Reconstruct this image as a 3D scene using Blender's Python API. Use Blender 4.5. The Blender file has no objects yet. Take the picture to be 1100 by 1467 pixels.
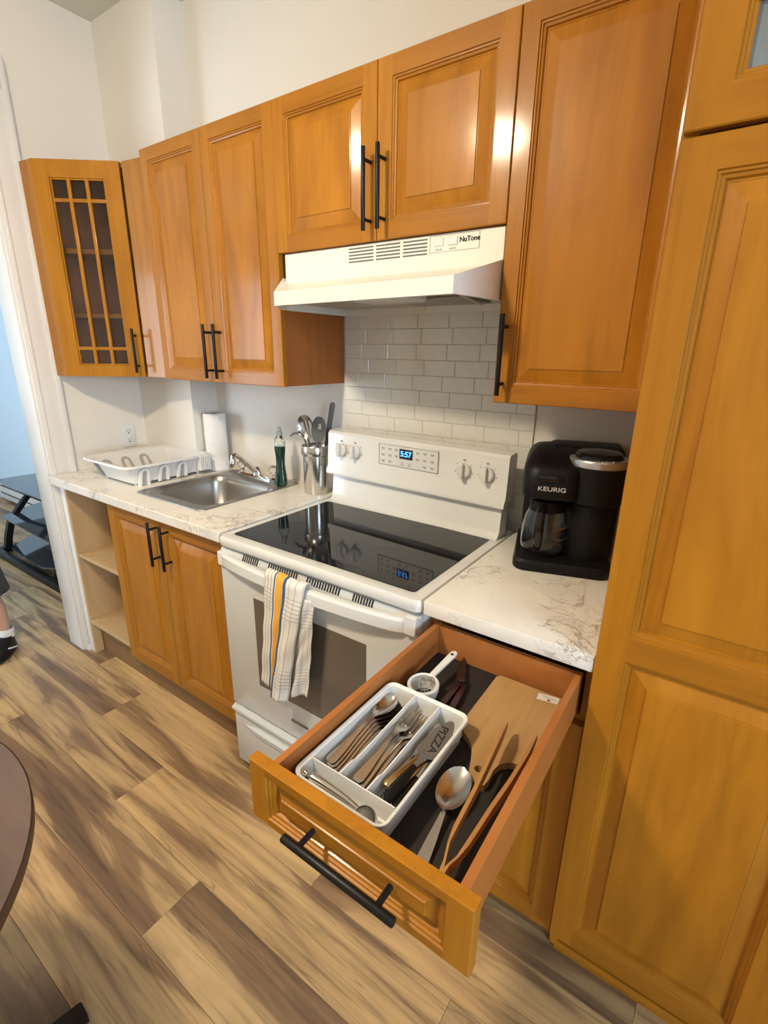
import bpy, bmesh, math, random
from mathutils import Vector, Matrix
random.seed(7)
S = bpy.context.scene
C = S.collection
pi = math.pi
# ------------------------------------------------------------------ camera
CAMP = (1.2904, -1.5703, 1.4945)
YAW, PIT, ROL, FPX = 0.6080, -0.3133, 0.0141, 710.94
cy_, sy_, cp_, sp_ = math.cos(YAW), math.sin(YAW), math.cos(PIT), math.sin(PIT)
fw = Vector((-sy_*cp_, cy_*cp_, sp_)); rt0 = Vector((cy_, sy_, 0)); up0 = rt0.cross(fw)
rt = math.cos(ROL)*rt0 + math.sin(ROL)*up0; up = -math.sin(ROL)*rt0 + math.cos(ROL)*up0
cam = bpy.data.cameras.new('camera'); co = bpy.data.objects.new('camera', cam); C.objects.link(co)
M = Matrix((rt, up, -fw)).transposed().to_4x4(); M.translation = Vector(CAMP); co.matrix_world = M
cam.sensor_fit = 'VERTICAL'; cam.sensor_height = 36.0; cam.lens = 36.0*FPX/1467.0; cam.clip_start = 0.02
S.camera = co
# ------------------------------------------------------------------ world, light, exposure
w = bpy.data.worlds.new('world'); S.world = w; w.use_nodes = True
bg = w.node_tree.nodes['Background']; bg.inputs[0].default_value = (0.55, 0.75, 1.0, 1); bg.inputs[1].default_value = 0.35
S.view_settings.view_transform = 'Standard'; S.view_settings.look = 'None'
S.view_settings.gamma = 1.0; S.view_settings.use_curve_mapping = False; S.view_settings.exposure = 0.0
LAMP = (0.13, -1.69, 2.48)
LAMP_STRENGTH = 335.0
def area(name, loc, target, sx, sy, power, col):
    l = bpy.data.lights.new(name, 'AREA'); l.shape = 'RECTANGLE'; l.size = sx; l.size_y = sy; l.energy = power; l.color = col
    o = bpy.data.objects.new(name, l); C.objects.link(o); o.location = loc
    o.rotation_euler = (Vector(target)-Vector(loc)).to_track_quat('-Z', 'Y').to_euler(); return o
area('window_daylight', (-2.9, -3.12, 1.45), (-2.7, 0.2, 2.15), 1.3, 1.6, 78.0, (0.74, 0.87, 1.0))
area('kitchen_window_daylight', (4.12, -2.35, 1.6), (-1.2, -1.2, 1.2), 1.2, 1.35, 112.0, (0.64, 0.80, 1.0))

# ------------------------------------------------------------------ materials
def newmat(name):
    m = bpy.data.materials.new(name); m.use_nodes = True
    nt = m.node_tree; b = nt.nodes['Principled BSDF']; return m, nt, b
def N(nt, t, **k):
    n = nt.nodes.new(t)
    for a, v in k.items(): setattr(n, a, v)
    return n
def ramp(nt, fac, stops, interp='LINEAR'):
    r = N(nt, 'ShaderNodeValToRGB'); r.color_ramp.interpolation = interp
    e = r.color_ramp.elements
    while len(e) < len(stops): e.new(0.5)
    for i, (p, c) in enumerate(stops):
        e[i].position = p; e[i].color = (c[0], c[1], c[2], 1) if not isinstance(c, (int, float)) else (c, c, c, 1)
    nt.links.new(fac, r.inputs[0]); return r.outputs[0]
def coords(nt, scale=(1, 1, 1), kind='Object', rnd=0.0):
    tc = N(nt, 'ShaderNodeTexCoord'); mp = N(nt, 'ShaderNodeMapping'); mp.inputs['Scale'].default_value = scale
    nt.links.new(tc.outputs[kind], mp.inputs[0])
    if rnd:
        oi = N(nt, 'ShaderNodeObjectInfo'); ml = N(nt, 'ShaderNodeMath', operation='MULTIPLY'); ml.inputs[1].default_value = rnd
        nt.links.new(oi.outputs['Random'], ml.inputs[0]); cb = N(nt, 'ShaderNodeCombineXYZ')
        for i in range(3): nt.links.new(ml.outputs[0], cb.inputs[i])
        nt.links.new(cb.outputs[0], mp.inputs['Location'])
    return mp.outputs[0]
def noise(nt, vec, scale, detail=3, rough=0.5, dist=0.0):
    n = N(nt, 'ShaderNodeTexNoise'); n.inputs['Scale'].default_value = scale; n.inputs['Detail'].default_value = detail
    n.inputs['Roughness'].default_value = rough; n.inputs['Distortion'].default_value = dist
    nt.links.new(vec, n.inputs['Vector']); return n.outputs['Fac']
def bump(nt, b, h, strength=0.1, dist=0.01):
    bp = N(nt, 'ShaderNodeBump'); bp.inputs['Strength'].default_value = strength; bp.inputs['Distance'].default_value = dist
    nt.links.new(h, bp.inputs['Height']); nt.links.new(bp.outputs[0], b.inputs['Normal'])
def mixc(nt, fac, a, b_, mode='MIX'):
    m = N(nt, 'ShaderNodeMix', data_type='RGBA', blend_type=mode)
    for s, v in ((0, fac), (6, a), (7, b_)):
        if hasattr(v, 'is_linked') or hasattr(v, 'links'): nt.links.new(v, m.inputs[s])
        elif s == 0: m.inputs[0].default_value = v
        else: m.inputs[s].default_value = (v[0], v[1], v[2], 1)
    return m.outputs[2]
def plain(name, col, rough=0.5, metal=0.0, var=0.06, scale=8.0, bmp=0.0, bscale=60, coat=0.0, spec=0.5):
    m, nt, b = newmat(name); v = coords(nt)
    n = noise(nt, v, scale, 3)
    c = ramp(nt, n, [(0.3, tuple(x*(1-var) for x in col)), (0.7, tuple(min(1, x*(1+var)) for x in col))])
    nt.links.new(c, b.inputs['Base Color']); b.inputs['Roughness'].default_value = rough; b.inputs['Metallic'].default_value = metal
    b.inputs['Coat Weight'].default_value = coat; b.inputs['Specular IOR Level'].default_value = spec
    if bmp: bump(nt, b, noise(nt, v, bscale, 2), bmp)
    return m
def wood(name, c1, c2, axis='Z', rough=0.40, dark=0.72, coat=0.30, fine=45.0, rnd=0.0):
    m, nt, b = newmat(name)
    s = {'Z': (fine, fine, 2.2), 'X': (2.2, fine, fine), 'Y': (fine, 2.2, fine)}[axis]
    s2 = {'Z': (5, 5, 0.9), 'X': (0.9, 5, 5), 'Y': (5, 0.9, 5)}[axis]
    g = noise(nt, coords(nt, s, rnd=rnd), 1.0, 5, 0.6, 0.6)
    big = noise(nt, coords(nt, s2, rnd=rnd), 1.6, 4, 0.55, 1.2)
    base = ramp(nt, big, [(0.3, c1), (0.7, c2)])
    st = ramp(nt, g, [(0.28, dark), (0.5, 0.97), (0.8, 1.04)])
    nt.links.new(mixc(nt, 0.6, base, st, 'MULTIPLY'), b.inputs['Base Color'])
    b.inputs['Roughness'].default_value = rough; b.inputs['Coat Weight'].default_value = coat; b.inputs['Coat Roughness'].default_value = 0.13; b.inputs['Specular IOR Level'].default_value = 0.2
    bump(nt, b, g, 0.05, 0.002)
    return m
def emit(name, col, st):
    m, nt, b = newmat(name); b.inputs['Base Color'].default_value = (*col, 1)
    b.inputs['Emission Color'].default_value = (*col, 1); b.inputs['Emission Strength'].default_value = st; return m
def glass(name, col=(1, 1, 1), rough=0.0, ior=1.45):
    m, nt, b = newmat(name); b.inputs['Base Color'].default_value = (*col, 1); b.inputs['Roughness'].default_value = rough
    b.inputs['Transmission Weight'].default_value = 1.0; b.inputs['IOR'].default_value = ior; return m

WA, WB = (0.345, 0.131, 0.0075), (0.455, 0.182, 0.012)
woodV = wood('maple_vertical_grain', WA, WB, 'Z')
woodH = wood('maple_horizontal_grain', (0.31, 0.114, 0.007), (0.405, 0.157, 0.011), 'X')
woodY = wood('maple_depth_grain', WA, WB, 'Y')
woodPan = wood('maple_figured_panel', (0.335, 0.125, 0.007), (0.485, 0.193, 0.013), 'Z', dark=0.68, fine=22.0)
woodIn = wood('cabinet_interior_red_brown', (0.34, 0.13, 0.055), (0.44, 0.18, 0.075), 'Z', rough=0.5, coat=0.0)
veneer = wood('orange_veneer', (0.34, 0.115, 0.026), (0.40, 0.14, 0.034), 'Z', rough=0.4, coat=0.1)
drawerW = wood('drawer_box_orange_laminate', (0.38, 0.135, 0.035), (0.45, 0.17, 0.045), 'Y', rough=0.3, coat=0.15, dark=0.9)
plyW = wood('pale_shelf_plywood', (0.50, 0.33, 0.165), (0.60, 0.41, 0.22), 'Z', rough=0.55, coat=0.0, dark=0.85)
toeM = wood('shaded_toe_kick', (0.20, 0.11, 0.045), (0.25, 0.14, 0.06), 'X', rough=0.6, coat=0)  # toe board colour darkened to carry the shade under the cabinets
bambooW = wood('bamboo_board', (0.36, 0.20, 0.075), (0.55, 0.34, 0.145), 'Y', rough=0.45, coat=0.05, dark=0.7)
tongW = wood('wooden_tongs_ash', (0.38, 0.18, 0.06), (0.48, 0.25, 0.09), 'Y', rough=0.45, coat=0.0)
wallM = plain('warm_white_wall_paint', (0.76, 0.715, 0.63), 0.6, var=0.02, scale=2.5, bmp=0.06, bscale=35)
ceilM = plain('ceiling_paint', (0.68, 0.68, 0.60), 0.8, var=0.02)
blueW = plain('pale_blue_wall_paint', (0.62, 0.74, 0.84), 0.7, var=0.02)
trimM = plain('white_trim_paint', (0.74, 0.71, 0.66), 0.42, var=0.02, scale=6, bmp=0.03, bscale=30)
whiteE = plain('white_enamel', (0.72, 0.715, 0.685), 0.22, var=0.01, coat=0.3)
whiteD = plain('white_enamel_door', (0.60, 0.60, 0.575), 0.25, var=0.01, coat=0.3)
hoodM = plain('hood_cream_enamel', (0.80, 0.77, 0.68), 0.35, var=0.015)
whiteP = plain('white_plastic', (0.72, 0.71, 0.675), 0.35, var=0.02)
greyP = plain('grey_knob_plastic', (0.36, 0.35, 0.33), 0.4)
dimP = plain('grey_print', (0.28, 0.28, 0.27), 0.6)
blackM = plain('black_powder_coat', (0.007, 0.006, 0.0055), 0.42, spec=0.3)
blackP = plain('black_plastic', (0.0065, 0.0058, 0.0055), 0.45, spec=0.22)
blackG = plain('black_gloss_plastic', (0.008, 0.008, 0.008), 0.12)
liner = plain('dark_drawer_liner', (0.016, 0.012, 0.010), 0.75, bmp=0.15, bscale=300)
steel = plain('polished_steel', (0.66, 0.64, 0.60), 0.22, 1.0, var=0.04)
steelS = plain('satin_sink_steel', (0.42, 0.40, 0.37), 0.32, 1.0, var=0.10, scale=5)
chrome = plain('chrome', (0.74, 0.73, 0.70), 0.08, 1.0, var=0.02)
darkSt = plain('grey_cooking_steel', (0.24, 0.23, 0.22), 0.3, 1.0)
greyU = plain('grey_nylon', (0.13, 0.125, 0.12), 0.5)
goldM = plain('worn_brass_handle', (0.62, 0.42, 0.20), 0.25, 1.0)
cardM = plain('tv_stand_glass', (0.025, 0.035, 0.045), 0.08, coat=0.5)
slotM = plain('dark_slot', (0.01, 0.01, 0.01), 0.7)
ovenG = plain('oven_window_glass', (0.125, 0.105, 0.082), 0.16, coat=0.6)
cookG = plain('ceramic_cooktop_glass', (0.006, 0.006, 0.007), 0.04, var=0.2, spec=0.42)
acry = glass('clear_acrylic', (0.95, 0.95, 0.93), 0.02)
glassM = glass('carafe_glass', (0.97, 0.97, 0.97), 0.0)
greenL = plain('green_dish_soap', (0.0015, 0.028, 0.017), 0.12, coat=0.4)
clearP = glass('clear_bottle_plastic', (0.85, 0.93, 0.88), 0.05)
paperM = plain('paper_towel_paper', (0.80, 0.78, 0.74), 0.9, bmp=0.3, bscale=120)
silverP = plain('silver_plastic', (0.55, 0.54, 0.52), 0.28, 0.9)
lcdM = emit('blue_display_digits', (0.06, 0.30, 1.0), 3.0)
letterM = plain('light_lettering', (0.75, 0.74, 0.72), 0.4)
skinM = plain('skin', (0.55, 0.33, 0.24), 0.5)
shortM = plain('grey_shorts_cloth', (0.075, 0.075, 0.082), 0.9, var=0.2, scale=25)
shirtM = plain('dark_shirt_cloth', (0.06, 0.065, 0.08), 0.9)
hairM = plain('brown_hair', (0.05, 0.03, 0.02), 0.7)
sockM = plain('white_sock', (0.7, 0.7, 0.7), 0.9)
redM = plain('dark_red_plastic', (0.03, 0.005, 0.004), 0.25)
tableM = wood('mauve_brown_table_laminate', (0.085, 0.055, 0.045), (0.16, 0.11, 0.092), 'X', rough=0.35, coat=0.1, fine=25, dark=0.7)
tedge = plain('dark_brown_table_edge', (0.085, 0.035, 0.012), 0.45)
paneD = glass('cabinet_pane_glass', (0.96, 0.97, 0.97), 0.0)
paneF = plain('grey_frosted_pane', (0.20, 0.225, 0.225), 0.35, var=0.25, scale=14)
tileM = plain('glossy_off_white_tile', (0.72, 0.70, 0.63), 0.24, var=0.03, scale=20, coat=0.3)
groutM = plain('grey_beige_grout', (0.54, 0.515, 0.46), 0.8)
labelM = plain('blue_grey_label', (0.17, 0.18, 0.23), 0.5)
redDot = plain('red_print', (0.35, 0.03, 0.02), 0.5)

def marble():
    m, nt, b = newmat('white_marble_laminate'); v = coords(nt)
    n1 = noise(nt, v, 5.5, 8, 0.62, 1.1); n2 = noise(nt, v, 4.6, 3); n3 = noise(nt, coords(nt, (1.3, 1, 1)), 15.0, 6, 0.7, 0.8)
    def ridge(n, wd):
        a = N(nt, 'ShaderNodeMath', operation='SUBTRACT'); a.inputs[1].default_value = 0.5; nt.links.new(n, a.inputs[0])
        c = N(nt, 'ShaderNodeMath', operation='ABSOLUTE'); nt.links.new(a.outputs[0], c.inputs[0])
        return ramp(nt, c.outputs[0], [(0.0, 1.0), (wd, 0.0)])
    r1 = ridge(n1, 0.020); r2 = ridge(n3, 0.022)
    msk = ramp(nt, n2, [(0.46, 0.0), (0.60, 0.85)])
    f1 = mixc(nt, 1.0, r1, msk, 'MULTIPLY'); msk2 = ramp(nt, n2, [(0.52, 0.0), (0.66, 0.75)])
    f2 = mixc(nt, 1.0, r2, msk2, 'MULTIPLY'); f = mixc(nt, 1.0, f1, f2, 'ADD')
    cloud = ramp(nt, n1, [(0.3, (0.75, 0.71, 0.64)), (0.6, (0.84, 0.80, 0.72))])
    nt.links.new(mixc(nt, f, cloud, (0.36, 0.31, 0.25)), b.inputs['Base Color']); b.inputs['Roughness'].default_value = 0.3
    return m
marbleM = marble()
def floorwood():
    m, nt, b = newmat('vinyl_floor_plank')
    a = noise(nt, coords(nt, (0.75, 6.0, 1), rnd=37.0), 1.5, 4, 0.5, 1.1)
    st = noise(nt, coords(nt, (2.4, 46, 1), rnd=19.0), 1.0, 5, 0.65, 0.9)
    cr = noise(nt, coords(nt, (0.4, 12, 1), rnd=53.0), 1.5, 3, 0.5, 0.9)
    oi = N(nt, 'ShaderNodeObjectInfo')
    base = ramp(nt, a, [(0.32, (0.16, 0.095, 0.052)), (0.44, (0.27, 0.165, 0.085)), (0.48, (0.43, 0.285, 0.140)), (0.60, (0.55, 0.375, 0.18)), (0.75, (0.62, 0.43, 0.21))])
    tint = ramp(nt, oi.outputs['Random'], [(0.0, (0.82, 0.83, 0.84)), (0.5, (1.0, 0.98, 0.95)), (1.0, (1.12, 1.06, 0.98))])
    base = mixc(nt, 1.0, base, tint, 'MULTIPLY')
    s2 = ramp(nt, st, [(0.30, 0.50), (0.48, 0.95), (0.75, 1.10)])
    base = mixc(nt, 0.9, base, s2, 'MULTIPLY')
    c1 = N(nt, 'ShaderNodeMath', operation='SUBTRACT'); c1.inputs[1].default_value = 0.42; nt.links.new(cr, c1.inputs[0])
    c2 = N(nt, 'ShaderNodeMath', operation='ABSOLUTE'); nt.links.new(c1.outputs[0], c2.inputs[0])
    crack = ramp(nt, c2.outputs[0], [(0.0, 0.42), (0.012, 0.0)])
    nt.links.new(mixc(nt, crack, base, (0.055, 0.032, 0.018)), b.inputs['Base Color'])
    b.inputs['Roughness'].default_value = 0.42; bump(nt, b, st, 0.05, 0.002); return m
plankM = floorwood()
def clothmat():
    m, nt, b = newmat('striped_tea_towel_cloth'); tc = N(nt, 'ShaderNodeTexCoord'); sp = N(nt, 'ShaderNodeSeparateXYZ')
    nt.links.new(tc.outputs['UV'], sp.inputs[0]); W = (0.74, 0.70, 0.63); G = (0.40, 0.37, 0.34); O = (0.80, 0.40, 0.06); B = (0.035, 0.10, 0.20)
    u = ramp(nt, sp.outputs[0], [(0.0, W), (0.05, G), (0.06, W), (0.10, G), (0.11, W), (0.15, G), (0.145, B), (0.172, W), (0.185, O), (0.465, W), (0.475, B), (0.52, W), (0.57, G), (0.578, W), (0.66, G), (0.668, W), (0.78, G), (0.788, W), (0.90, G), (0.908, W)], 'CONSTANT')
    fm = N(nt, 'ShaderNodeMath', operation='MULTIPLY'); fm.inputs[1].default_value = 30.0; nt.links.new(sp.outputs[1], fm.inputs[0])
    fr = N(nt, 'ShaderNodeMath', operation='FRACT'); nt.links.new(fm.outputs[0], fr.inputs[0])
    line = ramp(nt, fr.outputs[0], [(0.0, 0.62), (0.3, 0.0)], 'CONSTANT')
    band = ramp(nt, sp.outputs[1], [(0.0, 0.0), (0.10, 1.0), (0.28, 0.0), (0.55, 0.0), (0.70, 1.0), (0.90, 0.0)], 'CONSTANT')
    um = ramp(nt, sp.outputs[0], [(0.0, 1.0), (0.155, 0.0), (0.52, 1.0)], 'CONSTANT')
    f = mixc(nt, 1.0, mixc(nt, 1.0, line, band, 'MULTIPLY'), um, 'MULTIPLY')
    nt.links.new(mixc(nt, f, u, G), b.inputs['Base Color']); b.inputs['Roughness'].default_value = 0.95; return m
clothM = clothmat()

# ------------------------------------------------------------------ mesh helpers
class MB:
    def __init__(s): s.v = []; s.f = []; s.m = []; s.uv = None
    def add(s, vs, fs, mi=0, T=None):
        o = len(s.v)
        s.v += [tuple(T @ Vector(p)) if T else tuple(p) for p in vs]
        for q in fs: s.f.append(tuple(i+o for i in q)); s.m.append(mi)
        return s
    def box(s, x0, x1, y0, y1, z0, z1, bev=0.0, mi=0, T=None):
        if x0 > x1: x0, x1 = x1, x0
        if y0 > y1: y0, y1 = y1, y0
        if z0 > z1: z0, z1 = z1, z0
        if bev <= 0:
            vs = [(x, y, z) for x in (x0, x1) for y in (y0, y1) for z in (z0, z1)]
            return s.add(vs, [(0, 1, 3, 2), (4, 6, 7, 5), (0, 4, 5, 1), (2, 3, 7, 6), (0, 2, 6, 4), (1, 5, 7, 3)], mi, T)
        b = bmesh.new(); bmesh.ops.create_cube(b, size=1.0)
        for p in b.verts: p.co = Vector(((x0+x1)/2+p.co.x*(x1-x0), (y0+y1)/2+p.co.y*(y1-y0), (z0+z1)/2+p.co.z*(z1-z0)))
        bmesh.ops.bevel(b, geom=b.edges[:], offset=bev, segments=2 if bev > 0.0015 else 1, affect='EDGES', profile=0.5)
        b.verts.index_update(); vs = [tuple(p.co) for p in b.verts]; fs = [tuple(q.index for q in f.verts) for f in b.faces]; b.free()
        return s.add(vs, fs, mi, T)
    def loft(s, rings, mi=0, cap=True, closed=True, T=None):
        n = len(rings[0]); vs = [p for r in rings for p in r]; fs = []
        for i in range(len(rings)-1):
            for j in range(n if closed else n-1):
                k = (j+1) % n; fs.append((i*n+j, i*n+k, (i+1)*n+k, (i+1)*n+j))
        if cap: fs.append(tuple(range(n-1, -1, -1))); fs.append(tuple((len(rings)-1)*n+j for j in range(n)))
        return s.add(vs, fs, mi, T)
    def lathe(s, prof, cx=0, cy=0, n=28, mi=0, cap=True, T=None, sx=1.0, sy=1.0):
        rings = [[(cx+r*sx*math.cos(2*pi*k/n), cy+r*sy*math.sin(2*pi*k/n), z) for k in range(n)] for r, z in prof]
        return s.loft(rings, mi, cap, True, T)
    def tube(s, pts, r, n=10, mi=0, T=None, flat=1.0):
        pts = [Vector(p) for p in pts]; rs = r if isinstance(r, (list, tuple)) else [r]*len(pts)
        rings = []; prev = None
        for i, p in enumerate(pts):
            d = (pts[min(i+1, len(pts)-1)]-pts[max(i-1, 0)]).normalized()
            a = prev if prev is not None else (Vector((0, 0, 1)) if abs(d.z) < 0.9 else Vector((1, 0, 0)))
            a = (a-d*a.dot(d)).normalized(); b = d.cross(a); prev = a
            rings.append([tuple(p+a*rs[i]*flat*math.cos(2*pi*k/n)+b*rs[i]*math.sin(2*pi*k/n)) for k in range(n)])
        return s.loft(rings, mi, True, True, T)
    def prism(s, poly, z0, z1, mi=0, T=None):
        n = len(poly); vs = [(x, y, z0) for x, y in poly]+[(x, y, z1) for x, y in poly]
        fs = [tuple(range(n-1, -1, -1)), tuple(range(n, 2*n))]+[(i, (i+1) % n, n+(i+1) % n, n+i) for i in range(n)]
        return s.add(vs, fs, mi, T)
    def cells(s, xs, ys, fill, z0, z1, mi=0):
        ok = lambda i, j: 0 <= i < len(xs)-1 and 0 <= j < len(ys)-1 and fill(i, j)
        for i in range(len(xs)-1):
            for j in range(len(ys)-1):
                if not ok(i, j): continue
                a, b, c, d = xs[i], xs[i+1], ys[j], ys[j+1]
                s.add([(a, c, z1), (b, c, z1), (b, d, z1), (a, d, z1)], [(0, 1, 2, 3)], mi)
                s.add([(a, c, z0), (b, c, z0), (b, d, z0), (a, d, z0)], [(3, 2, 1, 0)], mi)
                for di, dj, p, q in ((-1, 0, (a, d), (a, c)), (1, 0, (b, c), (b, d)), (0, -1, (a, c), (b, c)), (0, 1, (b, d), (a, d))):
                    if not ok(i+di, j+dj): s.add([(*p, z0), (*q, z0), (*q, z1), (*p, z1)], [(0, 1, 2, 3)], mi)
        return s
OFF = {}
def link(name, mb, mats, parent=None, smooth=35, weld=True):
    me = bpy.data.meshes.new(name); me.from_pydata(mb.v, [], mb.f); me.update()
    for mt in (mats if isinstance(mats, (list, tuple)) else [mats]): me.materials.append(mt)
    me.polygons.foreach_set('material_index', mb.m)
    b = bmesh.new(); b.from_mesh(me)
    if weld: bmesh.ops.remove_doubles(b, verts=b.verts[:], dist=1e-5)
    bmesh.ops.recalc_face_normals(b, faces=b.faces[:])
    b.to_mesh(me); b.free()
    if smooth:
        me.polygons.foreach_set('use_smooth', [True]*len(me.polygons)); me.set_sharp_from_angle(angle=math.radians(smooth))
    o = bpy.data.objects.new(name, me); C.objects.link(o)
    if parent is not None:
        o.parent = parent
        if parent.name in OFF: o.location = -Vector(OFF[parent.name])
    return o
def thing(name, label, cat, loc=(0, 0, 0), group=None, rot=None):
    o = bpy.data.objects.new(name, None); C.objects.link(o); o.location = loc; o['label'] = label; o['category'] = cat
    o.empty_display_size = 0.05
    if group: o['group'] = group
    if rot is not None: o.rotation_euler = rot           # local-space parts
    else: OFF[o.name] = loc                               # parts written in world coordinates
    return o
def single(o, label, cat, group=None):
    o['label'] = label; o['category'] = cat
    if group: o['group'] = group
    return o
def struct(name, mb, m, parent=None, **k):
    o = link(name, mb, m, parent, **k)
    if parent is None: o['kind'] = 'structure'
    return o
def text(body, size, T, m, parent, name='lettering', extr=0.0004, align='CENTER', sx=1.0, bold=0.0):
    cu = bpy.data.curves.new(name, 'FONT'); cu.body = body; cu.size = size; cu.extrude = extr; cu.align_x = align; cu.align_y = 'CENTER'; cu.offset = bold
    t = bpy.data.objects.new(name, cu); C.objects.link(t)
    dg = bpy.context.evaluated_depsgraph_get(); me = bpy.data.meshes.new_from_object(t.evaluated_get(dg))
    bpy.data.objects.remove(t); me.transform(T @ Matrix.Diagonal((sx, 1, 1, 1))); me.materials.clear(); me.materials.append(m)
    o = bpy.data.objects.new(name, me); C.objects.link(o); o.parent = parent
    if parent.name in OFF: o.location = -Vector(OFF[parent.name])
    return o
def wallT(x, y, z, ang=0.0):           # text plane facing -Y, optionally turned about Z
    return Matrix.Translation((x, y, z)) @ Matrix.Rotation(ang, 4, 'Z') @ Matrix.Rotation(pi/2, 4, 'X')

# ------------------------------------------------------------------ room shell
H = 2.80; XL = -1.25; XC = -0.815; YC = -0.14
fl = struct('floor', MB().box(-4.9, 4.3, -4.9, 0.4, -0.06, -0.004), plain('subfloor', (0.10, 0.07, 0.05), 0.8))
pm = MB().box(0.0004, 1.2096, 0.0004, 0.1796, -0.004, 0.0, bev=0.0006)
first = None
ends = {0: -0.68, 1: -0.22, 2: 0.253, 3: -0.52, 4: 0.60, 5: -0.1, 6: 0.42, -1: 0.15, -2: -0.45, -3: 0.5, -4: 0.0, -5: 0.3}
for row in range(-5, 24):
    y1 = -0.646-0.18*row                        # far edge of the row
    if y1 > 0.42 or y1-0.18 < -4.9: continue
    e = ends.get(row, random.uniform(-1, 1)); k0 = int(math.floor((-4.8-e)/1.21))
    for k in range(k0, 12):
        x = e+1.21*k
        if x > 4.2: break
        if first is None: o = first = link('plank', pm, plankM, fl)
        else: o = bpy.data.objects.new('plank', first.data); C.objects.link(o); o.parent = fl
        o.location = (x, y1-0.18, 0)
struct('ceiling', MB().box(-4.9, 4.3, -4.9, 0.45, H, H+0.08), ceilM)
wb = struct('wall_back', MB().box(XL-0.12, 4.3, 0.0, 0.12, 0, H), wallM)
struct('wall_corner_chase', MB().box(XL, XC, YC, 0.0, 0, H), wallM)
DT = 2.43
struct('wall_left', MB().cells([-1.37, XL], [-4.8, -1.62, -0.62, 0.0], lambda i, j: j != 1, 0, H).box(-1.37, XL, -1.62, -0.62, DT, H), wallM)
struct('wall_right', MB().box(4.2, 4.3, -1.65, 0.0, 0, H).box(4.2, 4.3, -4.9, -3.05, 0, H).box(4.2, 4.3, -3.05, -1.65, 0, 0.9).box(4.2, 4.3, -3.05, -1.65, 2.3, H), wallM)
struct('wall_front', MB().box(-1.37, 4.2, -4.9, -4.8, 0, H), wallM)
win = struct('window_1', MB().box(4.2, 4.26, -3.05, -1.65, 0.9, 0.96).box(4.2, 4.26, -3.05, -1.65, 2.24, 2.3).box(4.2, 4.26, -3.05, -2.99, 0.96, 2.24).box(4.2, 4.26, -1.71, -1.65, 0.96, 2.24).box(4.21, 4.25, -2.99, -1.71, 1.58, 1.62), trimM)
struct('wall_other_room_back', MB().box(-4.9, -1.37, 0.25, 0.37, 0, H), blueW)
struct('wall_other_room_far', MB().box(-4.9, -4.8, -3.5, 0.25, 0, H), blueW)
struct('wall_other_room_front', MB().box(-4.9, -3.7, -3.4, -3.3, 0, H).box(-2.1, -1.37, -3.4, -3.3, 0, H).box(-3.7, -2.1, -3.4, -3.3, 0, 0.6).box(-3.7, -2.1, -3.4, -3.3, 2.4, H), blueW)
struct('window_2', MB().box(-3.7, -2.1, -3.38, -3.32, 0.6, 0.66).box(-3.7, -2.1, -3.38, -3.32, 2.34, 2.4).box(-3.7, -3.64, -3.38, -3.32, 0.66, 2.34).box(-2.16, -2.1, -3.38, -3.32, 0.66, 2.34).box(-3.64, -2.16, -3.37, -3.33, 1.48, 1.52), trimM)
# doorway casing on the kitchen side, jamb lining
tr = MB(); tr.box(XL, XL+0.014, -0.625, -0.515, 0, DT+0.10, 0.002); tr.box(XL, XL+0.022, -0.538, -0.515, 0, DT+0.10, 0.003)
tr.box(XL, XL+0.019, -0.612, -0.600, 0, DT+0.10, 0.003); tr.box(XL, XL+0.014, -1.73, -1.615, 0, DT+0.10, 0.002)
tr.box(XL, XL+0.014, -1.73, -0.515, DT, DT+0.11, 0.002)
struct('trim_1', tr, trimM)
jm = MB(); jm.box(-1.385, XL+0.001, -0.634, -0.6205, 0, DT, 0.002); jm.box(-1.385, XL+0.001, -1.6195, -1.606, 0, DT, 0.002); jm.box(-1.385, XL+0.001, -1.62, -0.62, DT-0.014, DT-0.0005, 0.002)
struct('trim_2', jm, trimM)
fb = MB(); fb.box(-1.228, -1.186, -0.605, -0.59, 0.0, 0.893, 0.002); fb.prism([(-1.228, -0.62), (-1.186, -0.548), (-1.186, -0.50), (-1.228, -0.50)], 0.0, 0.03)
struct('trim_3', fb, trimM)
struct('baseboard_left', MB().box(XL, XL+0.015, -4.8, -1.74, 0, 0.12, 0.003), trimM)
# tiles
gb = struct('grout_bed', MB().box(0.006, 0.776, -0.0045, 0.001, 0.90, 1.70), groutM, wb)
offs = [0.107, 0.088, 0.122, 0.075, 0.107, 0.089, 0.123, 0.090]
cache = {}
PX, PZ = 0.1212, 0.0523
for r in range(-3, 13):
    zt = 1.571-PZ*r; a = offs[r % 8]; x = a
    while x > 0.008: x -= PX
    while x < 0.774:
        x0, x1 = max(x, 0.006)+0.0008, min(x+PX, 0.776)-0.0008
        if x1-x0 > 0.012:
            key = round(x1-x0, 4)
            if key not in cache: cache[key] = link('tile', MB().box(0, x1-x0, -0.0062, -0.001, -PZ+0.0016, 0, bev=0.0012), tileM, wb); o = cache[key]
            else: o = bpy.data.objects.new('tile', cache[key].data); C.objects.link(o); o.parent = wb
            o.location = (x0, 0, zt-0.0008)
        x += PX

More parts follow.
